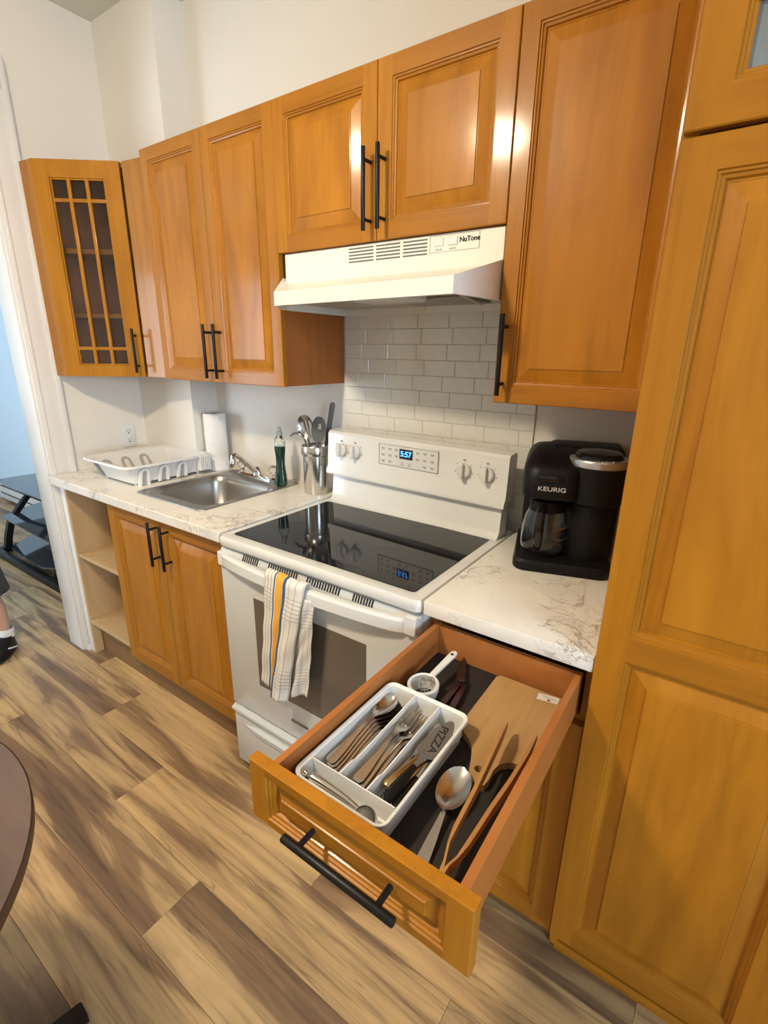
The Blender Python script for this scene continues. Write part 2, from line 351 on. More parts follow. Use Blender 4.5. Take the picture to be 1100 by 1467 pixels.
# ------------------------------------------------------------------ cabinets
def basis(o, u):            # local x along u (unit, horizontal), local y = depth into the cabinet, local z up; front face at y=0
    u = Vector((*u, 0)).normalized(); n = Vector((-u.y, u.x, 0))
    m = Matrix((u, n, Vector((0, 0, 1)))).transposed().to_4x4(); m.translation = Vector(o); return m
def frame_rings(mb, w, h, T, s, t=0.019, holes=None):
    """door frame: outer edge, stiles, rails and the inner moulding; holes = list of (z0,z1) panel openings"""
    holes = holes or [(s, h-s)]
    e = 0.002
    outer = lambda i, y: [(i, y, i), (w-i, y, i), (w-i, y, h-i), (i, y, h-i)]
    mb.loft([outer(0, t), outer(0, e), outer(e, 0)], 0, cap=False, T=T)
    mb.add(outer(0, t), [(0, 1, 2, 3)], 0, T)
    mb.add([(e, 0, e), (s, 0, e), (s, 0, h-e), (e, 0, h-e)], [(0, 1, 2, 3)], 0, T)
    mb.add([(w-s, 0, e), (w-e, 0, e), (w-e, 0, h-e), (w-s, 0, h-e)], [(0, 1, 2, 3)], 0, T)
    zs = [e]+[z for hh in holes for z in hh]+[h-e]
    for i in range(0, len(zs), 2):
        mb.add([(s, 0, zs[i]), (w-s, 0, zs[i]), (w-s, 0, zs[i+1]), (s, 0, zs[i+1])], [(0, 1, 2, 3)], 1, T)
    prof = [(0, 0), (0.0015, 0.003), (0.005, 0.0032), (0.0065, 0.006), (0.011, 0.0072), (0.013, 0.0115)]
    for a, b in holes:
        rg = [[(s+i, y, a+i), (w-s-i, y, a+i), (w-s-i, y, b-i), (s+i, y, b-i)] for i, y in prof]
        n = 4; vs = [p for q in rg for p in q]
        for i in range(len(rg)-1):
            for j in range(4):
                k = (j+1) % 4; mb.add([rg[i][j], rg[i][k], rg[i+1][k], rg[i+1][j]], [(0, 1, 2, 3)], 1 if j % 2 == 0 else 0, T)
def raised_panel(mb, w, a, b, T, s):
    prof = [(0.0128, 0.0115), (0.016, 0.0110), (0.0165, 0.0118), (0.044, 0.0042), (0.0455, 0.0042), (0.0457, 0.0022), (0.047, 0.0018)]
    rg = [[(s+i, y, a+i), (w-s-i, y, a+i), (w-s-i, y, b-i), (s+i, y, b-i)] for i, y in prof]
    mb.loft(rg, 0, cap=False, T=T); mb.add(rg[-1], [(0, 1, 2, 3)], 0, T)
    mb.add([(s+0.005, 0.016, a+0.005), (w-s-0.005, 0.016, a+0.005), (w-s-0.005, 0.016, b-0.005), (s+0.005, 0.016, b-0.005)], [(3, 2, 1, 0)], 0, T)
def bar_handle(parent, T, x, z0, z1, horiz=False, r=0.0060, off=0.034, inset=0.028):
    """black bar pull in door coordinates; bar from z0 to z1 at x (or along x at height x when horiz)"""
    mb = MB(); P = (lambda q, y: (q, y, x)) if horiz else (lambda q, y: (x, y, q))
    mb.tube([P(z0, -off), P(z0+0.0012, -off), P(z1-0.0012, -off), P(z1, -off)], [r*0.9, r, r, r*0.9], 14, 0, T)
    for q in (z0+inset, z1-inset): mb.tube([P(q, 0.0), P(q, -off)], 0.0045, 10, 0, T)
    return link('handle', mb, blackM, parent)
def door(parent, o, u, w, h, s=0.042, holes=None, handle=None, horiz=False, name='door', pmat=None):
    T = basis(o, u); mb = MB(); frame_rings(mb, w, h, T, s, holes=holes)
    d = link(name, mb, [woodV, woodH], parent, smooth=0)
    for a, b in (holes or [(s, h-s)]):
        pb = MB(); raised_panel(pb, w, a, b, T, s); link('panel', pb, pmat or woodPan, d, smooth=0)
    if handle: bar_handle(d, T, *handle, horiz=horiz)
    return d
YU = -0.33; ZB = 1.372; ZT = 2.192
def carcass(x0, x1, y0, y1, z0, z1, t=0.016, shelf=()):
    mb = MB(); mb.box(x0, x0+t, y0, y1, z0, z1, 0.0008); mb.box(x1-t, x1, y0, y1, z0, z1, 0.0008)
    mb.box(x0+t, x1-t, y0, y1, z0, z0+t); mb.box(x0+t, x1-t, y0, y1, z1-t, z1); mb.box(x0+t, x1-t, y1-0.008, y1, z0+t, z1-t)
    return mb
# two-door wall cabinet left of the hood
c = thing('wall_cabinet', 'honey maple wall cabinet with two tall raised-panel doors above the sink', 'cabinet', (-0.35, -0.16, ZB))
link('body', carcass(-0.703, -0.001, -0.309, -0.002, ZB+0.001, ZT-0.001), veneer, c)
door(c, (-0.703, YU, ZB), (1, 0), 0.356, ZT-ZB, handle=(0.356-0.027, 0.016, 0.208))
door(c, (-0.345, YU, ZB), (1, 0), 0.346, ZT-ZB, handle=(0.030, 0.016, 0.208))
# short cabinet over the hood
c = thing('wall_cabinet', 'short wide honey maple wall cabinet with two doors directly above the range hood', 'cabinet', (0.381, -0.16, 1.785))
link('body', carcass(0.001, 0.763, -0.309, -0.002, 1.786, ZT-0.001), veneer, c)
door(c, (0.001, YU, 1.785), (1, 0), 0.386, ZT-1.785, s=0.045, handle=(0.367, 0.02, 0.215))
door(c, (0.389, YU, 1.785), (1, 0), 0.375, ZT-1.785, s=0.045, handle=(0.026, 0.02, 0.215))
# tall single door right of the hood
c = thing('wall_cabinet', 'honey maple wall cabinet with one tall door, right of the range hood', 'cabinet', (0.96, -0.16, ZB))
link('body', carcass(0.766, 1.150, -0.309, -0.002, ZB+0.001, ZT-0.001), veneer, c)
door(c, (0.766, YU, ZB), (1, 0), 0.385, ZT-ZB, s=0.040, handle=(0.023, 0.020, 0.212))
# diagonal corner cabinet with glazed door
c = thing('corner_wall_cabinet', 'honey maple corner wall cabinet with a glazed grid door beside the doorway', 'cabinet', (-1.02, -0.30, ZB))
A_, B_, Cc, D_ = (-1.222, -0.524), (-1.148, -0.514), (-0.878, -0.302), (-0.712, -0.278)
mb = MB()
def vpanel(mb, p, q, z0, z1, t=0.016, T=None):
    p, q = Vector((*p, 0)), Vector((*q, 0)); u = (q-p).normalized(); L = (q-p).length
    mb.box(0, L, 0, t, z0, z1, 0.0008, T=basis((p.x, p.y, 0), (u.x, u.y)))
vpanel(mb, (XL+0.001, -0.528), B_, ZB, ZT); 
link('side_panel', mb, woodV, c)
mb = MB(); vpanel(mb, Cc, D_, ZB, ZT); link('side_panel', mb, woodV, c)
poly = [(XL+0.002, -0.51), (-1.150, -0.498), (-0.88, -0.284), (-0.712, -0.260), (-0.712, YC-0.001), (XL+0.002, YC-0.001)]
mb = MB(); mb.prism(poly, ZB+0.001, ZB+0.017); mb.prism(poly, ZT-0.017, ZT-0.001)
mb.box(XL+0.001, XL+0.010, -0.51, YC-0.002, ZB+0.017, ZT-0.017); mb.box(XL+0.01, -0.712, YC-0.010, YC-0.001, ZB+0.017, ZT-0.017); mb.box(-0.728, -0.712, -0.262, YC-0.010, ZB+0.017, ZT-0.017)
link('body', mb, woodIn, c)
for z in (1.615, 1.865):
    link('shelf', MB().prism([(XL+0.012, -0.48), (-1.145, -0.47), (-0.90, -0.277), (-0.73, -0.25), (-0.73, YC-0.011), (XL+0.012, YC-0.011)], z, z+0.018), woodH, c)
u = Vector((Cc[0]-B_[0], Cc[1]-B_[1], 0)); Wd = u.length-0.006; u.normalize()
T = basis((B_[0]+u.x*0.003-0.0045, B_[1]+u.y*0.003-0.006, ZB), (u.x, u.y)); hh = ZT-ZB; s = 0.062
sb = 0.047; mb = MB(); mb.cells([0, s, Wd-s, Wd], [0, sb, hh-s, hh], lambda i, j: not (i == 1 and j == 1), 0, 0.019)
TT = T @ Matrix.Rotation(pi/2, 4, 'X') @ Matrix.Scale(-1, 4, (0, 0, 1)); mb.v = [tuple(TT @ Vector(p)) for p in mb.v]
d = link('door', mb, woodV, c, smooth=0)
x0, x1, z0, z1 = s, Wd-s, sb, hh-s
mb = MB(); t_ = 0.007
for a in ((x0, x0+t_, z0, z1), (x1-t_, x1, z0, z1)): mb.box(a[0], a[1], 0.003, 0.012, a[2], a[3], 0.0015, T=T)
for a in ((z0, z0+t_), (z1-t_, z1)): mb.box(x0+t_, x1-t_, 0.003, 0.012, a[0], a[1], 0.0015, T=T)
link('glazing_bead', mb, woodV, d)
xs = [x0+(x1-x0)/3, x0+2*(x1-x0)/3]; zs = [z0+0.070, z1-0.078]
for x in xs: link('muntin', MB().box(x-0.007, x+0.007, 0.001, 0.012, z0, z1, 0.002, T=T), woodV, d)
for z in zs: link('muntin', MB().box(x0, x1, 0.002, 0.011, z-0.007, z+0.007, 0.002, T=T), woodH, d)
gx = [x0, *xs, x1]; gz = [z0, *zs, z1]
for i in range(3):
    for j in range(3): link('pane', MB().box(gx[i]+0.001, gx[i+1]-0.001, 0.0125, 0.0155, gz[j]+0.001, gz[j+1]-0.001, T=T), paneD, d)
bar_handle(d, T, Wd-0.022, 0.018, 0.20)

# tall pantry
YP = -0.650; XP = 1.155; PW = 0.405
c = thing('pantry_cabinet', 'tall honey maple pantry cabinet filling the right edge, with an upper glazed door', 'cabinet', (XP+PW, -0.32, 0))
mb = carcass(XP, XP+2*PW+0.003, -0.629, -0.002, 0.10, 2.50, t=0.018); mb.box(XP+0.003, XP+2*PW, -0.57, -0.555, 0.0, 0.10)
link('body', mb, woodV, c)
for k in (0, 1):
    xd = XP+k*(PW+0.003)
    door(c, (xd, YP, 0.155), (1, 0), PW, 1.786-0.155, s=0.050, holes=[(0.050, 0.945-0.155), (0.996-0.155, 1.786-0.155-0.045)])
    T = basis((xd, YP, 1.793), (1, 0)); hh = 0.69; s = 0.050
    mb = MB(); frame_rings(mb, PW, hh, T, s); d = link('door', mb, [woodV, woodH], c, smooth=0)
    link('pane', MB().box(s+0.010, PW-s-0.010, 0.0125, 0.016, s+0.01, hh-s-0.01, T=T), paneF, d)
    for q in range(1, 6):
        zz = s+0.012+0.079*q
        link('muntin', MB().box(s+0.008, PW-s-0.008, 0.002, 0.012, zz-0.008, zz+0.008, 0.003, T=T), woodH, d)
    for q in (1, 2):
        xx = s+0.01+q*(PW-2*s-0.02)/3
        link('muntin', MB().box(xx-0.006, xx+0.006, 0.003, 0.0122, s+0.01, hh-s-0.01, 0.002, T=T), woodV, d)
# sink base cabinet
YB = -0.620; ZD0, ZD1 = 0.155, 0.888
c = thing('base_cabinet', 'honey maple base cabinet with two doors under the sink', 'cabinet', (-0.38, -0.32, 0))
mb = MB(); mb.box(-0.770, -0.754, -0.599, -0.142, 0.12, 0.893, 0.001); mb.box(-0.020, -0.004, -0.599, -0.142, 0.12, 0.893, 0.001); mb.box(-0.754, -0.020, -0.599, -0.142, 0.12, 0.136); mb.box(-0.754, -0.020, -0.150, -0.142, 0.136, 0.893); mb.box(-0.754, -0.020, -0.599, -0.575, 0.870, 0.893); link("body", mb, woodV, c)
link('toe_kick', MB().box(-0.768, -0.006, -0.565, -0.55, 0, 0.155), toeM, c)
door(c, (-0.769, YB, ZD0), (1, 0), 0.380, ZD1-ZD0, s=0.048, handle=(0.356, 0.55, 0.725))
door(c, (-0.386, YB, ZD0), (1, 0), 0.380, ZD1-ZD0, s=0.048, handle=(0.050, 0.55, 0.725))
# open shelf unit
c = thing('open_shelf_cabinet', 'open pale plywood base cabinet with one shelf at the left end of the counter', 'cabinet', (-0.98, -0.32, 0))
mb = MB(); mb.box(-1.184, -1.168, -0.605, YC-0.003, 0.0, 0.893, 0.001); mb.box(-0.788, -0.772, -0.605, YC-0.003, 0.155, 0.893, 0.001)
mb.box(-1.168, -0.788, YC-0.012, YC-0.003, 0.12, 0.893); mb.box(-1.168, -0.788, -0.60, YC-0.012, 0.877, 0.893)
link('body', mb, plyW, c)
link('shelf', MB().box(-1.1675, -0.7885, -0.600, YC-0.013, 0.532, 0.550, 0.001), plyW, c)
link('bottom_panel', MB().box(-1.1675, -0.7885, -0.603, YC-0.013, 0.172, 0.190, 0.001), plyW, c)
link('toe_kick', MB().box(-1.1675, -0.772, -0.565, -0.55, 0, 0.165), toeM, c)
# base cabinet with open drawer
c = thing('base_cabinet', 'honey maple base cabinet under the right counter with its top drawer pulled open', 'cabinet', (0.96, -0.32, 0))
mb = MB(); mb.box(0.767, 0.783, -0.600, -0.002, 0.10, 0.894, 0.001); mb.box(1.136, 1.152, -0.600, -0.002, 0.10, 0.894, 0.001)
mb.box(0.783, 1.136, -0.60, -0.002, 0.10, 0.116); mb.box(0.783, 1.136, -0.60, -0.585, 0.740, 0.756); mb.box(0.783, 1.136, -0.60, -0.54, 0.880, 0.894); mb.box(0.783, 1.136, -0.01, -0.002, 0.116, 0.894)
link('body', mb, woodV, c)
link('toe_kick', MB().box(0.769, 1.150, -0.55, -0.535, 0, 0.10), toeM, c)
door(c, (0.768, YB, 0.118), (1, 0), 0.383, 0.742-0.118, s=0.05)
DX0, DX1, DYF, DYB, DZ0, DZ1 = 0.787, 1.133, -1.160, -0.612, 0.775, 0.868   # drawer box
LZ = 0.792
mb = MB(); t_ = 0.013
mb.box(DX0, DX0+t_, DYF, DYB, DZ0, DZ1, 0.001); mb.box(DX1-t_, DX1, DYF, DYB, DZ0, DZ1, 0.001)
mb.box(DX0+t_, DX1-t_, DYB-t_, DYB, DZ0, DZ1-0.002, 0.001); mb.box(DX0+t_, DX1-t_, DYF, DYF+0.008, DZ0, DZ1, 0.001); mb.box(DX0+t_, DX1-t_, DYF+0.008, DYB-t_, DZ0+0.004, DZ0+0.014)
dr = link('drawer', mb, drawerW, c)
T = basis((0.765, DYF-0.019, 0.768), (1, 0)); w_, h_ = 0.388, 0.117
mb = MB(); frame_rings(mb, w_, h_, T, 0.0, holes=[(0.001, 0.002)]) if False else None
mb = MB(); frame_rings(mb, w_, h_, T, 0.036, holes=[(0.016, h_-0.017)]); 
link('drawer_front', mb, [woodV, woodH], dr, smooth=0)
s = 0.036; pb = MB(); prof = [(0.0128, 0.0115), (0.016, 0.0118), (0.030, 0.0050), (0.031, 0.0030), (0.032, 0.0028)]
rg = [[(s+i, y, 0.016+i), (w_-s-i, y, 0.016+i), (w_-s-i, y, h_-0.017-i), (s+i, y, h_-0.017-i)] for i, y in prof]
pb.loft(rg, 0, cap=False, T=T); pb.add(rg[-1], [(0, 1, 2, 3)], 0, T); link('panel', pb, woodH, dr, smooth=0)
bar_handle(dr, T, 0.062, 0.108, 0.300, horiz=True, r=0.0065)
lo = single(link('drawer_liner', MB().box(DX0+t_+0.001, DX1-t_-0.001, DYF+0.010, DYB-t_-0.001, LZ-0.003, LZ), liner), 'dark brown non-slip liner on the bottom of the open drawer', 'liner')
# ------------------------------------------------------------------ countertops
ZC = 0.932; ZC0 = 0.895
SX0, SX1, SY0, SY1 = -0.668, -0.228, -0.553, -0.028
mb = MB(); mb.cells([XL, -1.228, XC, SX0+0.012, SX1-0.012, -0.002], [-0.645, SY0+0.012, -0.512, YC, SY1-0.012, -0.001],
    lambda i, j: not ((i == 3 and 1 <= j <= 3) or (i <= 1 and j >= 3) or (i == 0 and j <= 1)), ZC0, ZC)
o = link('countertop', mb, marbleM, smooth=0); md = o.modifiers.new('bevel', 'BEVEL'); md.width = 0.003; md.segments = 2; md.limit_method = 'ANGLE'
single(o, 'white marble-look countertop around the sink, left of the stove', 'countertop')
# extend the left nose slightly over the casing
o = link('countertop', MB().box(0.766, 1.154, -0.647, -0.008, ZC0, ZC, 0.003), marbleM)
single(o, 'white marble-look countertop under the coffee maker, right of the stove', 'countertop')
# ------------------------------------------------------------------ sink
def rrect(x0, x1, y0, y1, r, z, n=6):
    out = []
    for cx, cy, a0 in ((x1-r, y1-r, 0), (x0+r, y1-r, 90), (x0+r, y0+r, 180), (x1-r, y0+r, 270)):
        for k in range(n+1):
            a = math.radians(a0+90*k/n); out.append((cx+r*math.cos(a), cy+r*math.sin(a), z))
    return out
sk = thing('kitchen_sink', 'brushed stainless steel drop-in sink in the left countertop', 'sink', (-0.45, -0.29, ZC))
mb = MB(); bx0, bx1, by0, by1 = -0.646, -0.262, -0.500, -0.145
rg = [rrect(SX0, SX1, SY0, SY1, 0.03, ZC+0.0005), rrect(SX0+0.003, SX1-0.003, SY0+0.003, SY1-0.003, 0.03, ZC+0.004), rrect(SX0+0.010, SX1-0.010, SY0+0.010, SY1-0.010, 0.03, ZC+0.002),
      rrect(bx0-0.006, bx1+0.006, by0-0.006, by1+0.006, 0.062, ZC+0.002), rrect(bx0, bx1, by0, by1, 0.06, ZC-0.003), rrect(bx0+0.006, bx1-0.006, by0+0.006, by1-0.006, 0.06, ZC-0.03),
      rrect(bx0+0.018, bx1-0.018, by0+0.018, by1-0.018, 0.07, ZC-0.135), rrect(bx0+0.035, bx1-0.035, by0+0.035, by1-0.035, 0.07, ZC-0.160), rrect(bx0+0.07, bx1-0.07, by0+0.07, by1-0.07, 0.06, ZC-0.168), rrect(-0.49, -0.42, -0.36, -0.29, 0.03, ZC-0.170)]
mb.loft(rg, 0, cap=False); mb.add(rg[-1], [tuple(range(len(rg[-1])))])
o = link('basin', mb, steelS, sk, smooth=50); md = o.modifiers.new('thick', 'SOLIDIFY'); md.thickness = 0.0012; md.offset = -1
link('drain', MB().lathe([(0.001, ZC-0.166), (0.02, ZC-0.167), (0.036, ZC-0.1655), (0.040, ZC-0.1685)], -0.455, -0.325), chrome, sk)
fa = thing('faucet', 'chrome two-knob faucet on the back rim of the sink', 'faucet', (-0.45, -0.085, ZC+0.003))
zf = ZC+0.0025; mb = MB()
mb.loft([rrect(-0.575, -0.325, -0.110, -0.058, 0.025, zf), rrect(-0.575, -0.325, -0.110, -0.058, 0.025, zf+0.010), rrect(-0.568, -0.332, -0.104, -0.064, 0.02, zf+0.018)])
mb.lathe([(0.026, zf+0.016), (0.024, zf+0.03), (0.019, zf+0.045), (0.012, zf+0.052), (0.003, zf+0.054)], -0.45, -0.084, 20)
link('base', mb, chrome, fa)
mb = MB(); mb.tube([(-0.45, -0.09, zf+0.030), (-0.445, -0.12, zf+0.052), (-0.435, -0.165, zf+0.088), (-0.428, -0.200, zf+0.118), (-0.425, -0.222, zf+0.130), (-0.424, -0.236, zf+0.126), (-0.423, -0.240, zf+0.108)], [0.012, 0.012, 0.0105, 0.0095, 0.0095, 0.010, 0.010], 14)
mb.lathe([(0.0105, zf+0.092), (0.0115, zf+0.096), (0.0115, zf+0.108), (0.009, zf+0.112)], -0.423, -0.240, 16); link('spout', mb, chrome, fa)
for x in (-0.555, -0.345):
    kb = MB(); kb.lathe([(0.010, zf+0.014), (0.009, zf+0.028), (0.014, zf+0.034), (0.021, zf+0.040), (0.023, zf+0.052), (0.021, zf+0.064), (0.012, zf+0.068), (0.003, zf+0.069)], x, -0.084, 12); link('knob', kb, acry, fa, smooth=0)
    link('knob_cap', MB().lathe([(0.012, zf+0.0685), (0.012, zf+0.071), (0.009, zf+0.073), (0.001, zf+0.0735)], x, -0.084, 16), chrome, fa)
# ------------------------------------------------------------------ range
rg_ = thing('electric_range', 'white freestanding electric stove with black glass cooktop between the counters', 'stove', (0.381, -0.33, 0))
RX0, RX1, RY = 0.003, 0.759, -0.652
mb = MB(); mb.box(RX0+0.002, RX1-0.002, RY+0.03, -0.03, 0.03, 0.892, 0.002)
for x in (0.05, 0.71):
    for y in (-0.58, -0.08): mb.lathe([(0.018, 0.0), (0.018, 0.03)], x, y, 12)
link('body', mb, whiteE, rg_)
# cooktop frame
mb = MB(); ro = lambda i, z, r=0.018: rrect(RX0+i, RX1-i, RY+i-0.002, -0.035-i, r, z)
gx0, gx1, gy0, gy1 = 0.030, 0.722, -0.615, -0.150
rg = [ro(0.004, 0.893), ro(0, 0.897), ro(0, 0.920), ro(0.004, 0.927), rrect(gx0-0.004, gx1+0.004, gy0-0.004, gy1+0.004, 0.014, 0.9275), rrect(gx0, gx1, gy0, gy1, 0.012, 0.925)]
mb.loft(rg, 0, cap=False); mb.add(rg[0], [tuple(range(len(rg[0])))]); mb.add(rg[-1], [tuple(range(len(rg[-1])))])
link('cooktop_frame', mb, whiteE, rg_, smooth=50)
link('cooktop_glass', MB().prism([p[:2] for p in rrect(gx0+0.0006, gx1-0.0006, gy0+0.0006, gy1-0.0006, 0.012, 0)], 0.9252, 0.9265), cookG, rg_, smooth=0)
ringM = plain('cooktop_grey_marking', (0.035, 0.035, 0.037), 0.1)
for x, y, r in ((0.20, -0.48, 0.105), (0.20, -0.25, 0.078), (0.55, -0.48, 0.082), (0.55, -0.25, 0.10)):
    mb = MB(); n = 48
    a = [(x+r*math.cos(2*pi*k/n), y+r*math.sin(2*pi*k/n), 0.92665) for k in range(n)]; b = [(x+(r-0.0015)*math.cos(2*pi*k/n), y+(r-0.0015)*math.sin(2*pi*k/n), 0.92665) for k in range(n)]
    mb.loft([a, b], cap=False); link('burner_ring', mb, ringM, rg_)
# backguard, turned slightly as it stands
Tb = Matrix.Translation((0.381, -0.130, 0)) @ Matrix.Rotation(math.radians(-2.6), 4, 'Z')
def sideprof(pts, x0, x1): return [[(x, y, z) for y, z in pts] for x in (x0, x1)]
mb = MB(); mb.loft(sideprof([(0.030, 1.048), (0.0, 1.040), (-0.012, 1.033), (-0.012, 1.046), (-0.002, 1.064), (0.004, 1.190), (0.010, 1.199), (0.052, 1.203), (0.060, 1.19), (0.060, 1.04)], -0.377, 0.377), T=Tb)
bgd = link('backguard', mb, whiteE, rg_, smooth=30)
mb = MB(); mb.loft(sideprof([(-0.014, 0.926), (-0.004, 0.934), (0.006, 0.950), (0.012, 1.030), (0.022, 1.0475), (0.055, 1.047), (0.055, 0.93)], -0.362, 0.362), T=Tb)
link('backguard_base', mb, whiteE, rg_, smooth=30)
mb = MB()
Tb0 = Tb; Tb = Tb0 @ Matrix.Translation((-0.010, 0, 0)); mb.box(-0.110, 0.138, -0.0015, 0.004, 1.106, 1.180, 0.001, T=Tb); link('control_panel', mb, whiteP, bgd)
mb = MB(); q = 0.0009
for a in ((-0.111, 0.139, 1.1795, 1.1805), (-0.111, 0.139, 1.1055, 1.1065)): mb.box(a[0], a[1], -0.0022, 0, a[2], a[3], T=Tb)
for a in (-0.1115, 0.1385): mb.box(a, a+q, -0.0022, 0, 1.1055, 1.1805, T=Tb)
for i, x in enumerate((-0.092, -0.062, -0.034, 0.056, 0.086, 0.116)):
    for j, z in enumerate((1.166, 1.143, 1.121)):
        if (i in (2, 3)) and j == 2: continue
        mb.box(x-0.007, x+0.007, -0.0022, 0, z-0.0015, z+0.0015, T=Tb)
        mb.box(x-0.0045, x+0.0045, -0.0022, 0, z-0.0055, z-0.0035, T=Tb)
for x in (-0.008, 0.022): 
    for a in ((x-0.008, x+0.008, 1.1135, 1.1143), (x-0.008, x+0.008, 1.1225, 1.1233), (x-0.003, x+0.004, 1.1165, 1.1195)): mb.box(a[0], a[1], -0.0022, 0, a[2], a[3], T=Tb)
o = link('button_print', mb, dimP, bgd); o['kind'] = 'stuff'
link('display', MB().box(-0.020, 0.036, -0.0030, 0.0, 1.136, 1.171, 0.001, T=Tb), blackG, bgd)
text('5:57', 0.027, Tb @ wallT(0.008, -0.0034, 1.1535), lcdM, bgd, 'display_digits', bold=0.0005)
Tb = Tb0
for x in (-0.305, -0.236, 0.226, 0.308):
    kb = MB(); Tk = Tb @ Matrix.Translation((x, 0.001, 1.132)) @ Matrix.Rotation(pi/2, 4, 'X')
    kb.lathe([(0.025, 0.0), (0.026, 0.004), (0.0245, 0.010), (0.021, 0.013), (0.001, 0.014)], 0, 0, 28, T=Tk)
    kb.box(-0.0075, 0.0075, -0.024, 0.024, 0.010, 0.027, 0.003, T=Tk)
    kn = link('knob', kb, whiteP, bgd)
    mk = MB(); Tk2 = Tb @ Matrix.Translation((x, 0, 1.132))
    mk.box(-0.004, 0.004, -0.0018, 0.001, 0.032, 0.037, T=Tk2)
    for aa in (-50, -100, 50, 100): mk.box(-0.001, 0.001, -0.0018, 0.001, 0.031, 0.034, T=Tk2 @ Matrix.Rotation(math.radians(aa), 4, 'Y'))
    link('knob_marks', mk, dimP, bgd)['kind'] = 'stuff'
# oven door
mb = MB(); mb.box(RX0+0.001, RX1-0.001, RY, RY+0.03, 0.292, 0.866, 0.004)
mb.loft([[(x, RY+0.028, 0.866), (x, RY+0.001, 0.866), (x, RY+0.010, 0.884), (x, RY+0.028, 0.886)] for x in (RX0+0.001, RX1-0.001)])
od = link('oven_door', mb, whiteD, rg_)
link('oven_window', MB().box(0.155, 0.600, RY-0.0015, RY+0.002, 0.425, 0.750, 0.001), ovenG, od)
link('badge', MB().box(0.300, 0.372, RY-0.0022, RY+0.002, 0.352, 0.362, 0.001), darkSt, od)
mb = MB(); Tv = Matrix.Translation((0, RY, 0))
for a, b, n in ((0.112, 0.185, 8), (0.226, 0.350, 13), (0.383, 0.509, 13), (0.550, 0.621, 8)):
    for k in range(n):
        x = a+(b-a)*(k+0.2)/n; xx = x+(b-a)*0.5/n
        mb.add([(x, 0.0005, 0.866), (xx, 0.0005, 0.866), (xx, 0.0095, 0.884), (x, 0.0095, 0.884), (x, -0.0006, 0.866), (xx, -0.0006, 0.866), (xx, 0.0083, 0.8845), (x, 0.0083, 0.8845)], [(0, 3, 2, 1), (4, 5, 6, 7), (0, 1, 5, 4), (3, 7, 6, 2), (0, 4, 7, 3), (1, 2, 6, 5)], 0, Tv)
o = link('vent_slots', mb, slotM, od, smooth=0); o['kind'] = 'stuff'
# bowed handle
mb = MB(); rr = []
for k in range(25):
    t = k/24; x = 0.010+0.722*t; bow = 0.040*math.sin(pi*min(1, max(0, t)))**0.55; y = RY-0.004-bow
    th = 0.018; zc = 0.852; hz = 0.0215
    rr.append([(x, y+th, zc-hz), (x, y+0.004, zc-hz), (x, y, zc-hz+0.005), (x, y, zc+hz-0.008), (x, y+0.006, zc+hz), (x, y+th, zc+hz)])
mb.loft(rr); 
mb.box(0.006, 0.030, RY-0.012, RY+0.004, 0.830, 0.876, 0.003); mb.box(0.724, 0.757, RY-0.014, RY+0.004, 0.836, 0.886, 0.003)
link('oven_handle', mb, whiteE, od, smooth=22)
mb = MB(); mb.box(RX0+0.001, RX1-0.001, RY, RY+0.03, 0.035, 0.283, 0.004)
mb.loft([[(x, RY+0.001, 0.281), (x, RY-0.012, 0.276), (x, RY-0.013, 0.268), (x, RY+0.001, 0.258)] for x in (RX0+0.004, RX1-0.004)])
mb.loft([[(0.06, RY+0.001, 0.215), (0.06, RY-0.0005, 0.213), (0.06, RY-0.0005, 0.205), (0.06, RY+0.001, 0.200)], [(0.12, RY+0.001, 0.230), (0.12, RY-0.012, 0.222), (0.12, RY-0.010, 0.206), (0.12, RY+0.001, 0.196)], [(0.70, RY+0.001, 0.230), (0.70, RY-0.012, 0.222), (0.70, RY-0.010, 0.206), (0.70, RY+0.001, 0.196)]])
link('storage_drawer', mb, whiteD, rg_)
# ------------------------------------------------------------------ hood
hd = thing('range_hood', 'cream white under-cabinet range hood above the stove', 'range hood', (0.38, -0.2, 1.62))
mb = MB()
mb.box(0.020, 0.760, -0.318, -0.010, 1.690, 1.783, 0.002)
lf, rf = (0.112, -0.460), (0.728, -0.508)
ring = lambda z, i=0.0: [(0.004+i, -0.0068-i*0.5, z), (0.004+i, -0.325+i, z), (lf[0]+i*0.5, lf[1]+i, z), (rf[0]-i*0.5, rf[1]+i, z), (0.760-i, -0.330+i, z), (0.760-i, -0.0068-i*0.5, z)]
b0 = ring(1.618); b1 = ring(1.656); b1[0] = (0.004, -0.0068, 1.712); b1[1] = (0.004, -0.315, 1.716); b1[4] = (0.760, -0.325, 1.708); b1[5] = (0.760, -0.0068, 1.706)
mb.loft([b0, b1], cap=False)
# canopy top slope between lip and housing
mb.add([b1[2], b1[3], (0.745, -0.318, 1.700), (0.030, -0.318, 1.697)], [(0, 1, 2, 3)])
mb.add([b1[1], b1[2], (0.030, -0.318, 1.697)], [(0, 1, 2)]); mb.add([b1[3], b1[4], (0.745, -0.318, 1.700)], [(0, 1, 2)])
mb.add([b1[0], b1[1], (0.030, -0.318, 1.697), (0.030, -0.012, 1.697)], [(0, 1, 2, 3)])
i0 = ring(1.622, 0.012); i1 = ring(1.650, 0.012)
mb.loft([b0, ring(1.618, 0.012), i1], cap=False); mb.add(i1, [(0, 1, 2, 3, 4, 5)])
link('housing', mb, hoodM, hd, smooth=0)
mb = MB()
for a, b in ((0.282, 0.370), (0.380, 0.460), (0.470, 0.545)):
    for k in range(5): mb.box(a, b, -0.3192, -0.316, 1.772-k*0.0085, 1.7755-k*0.0085)
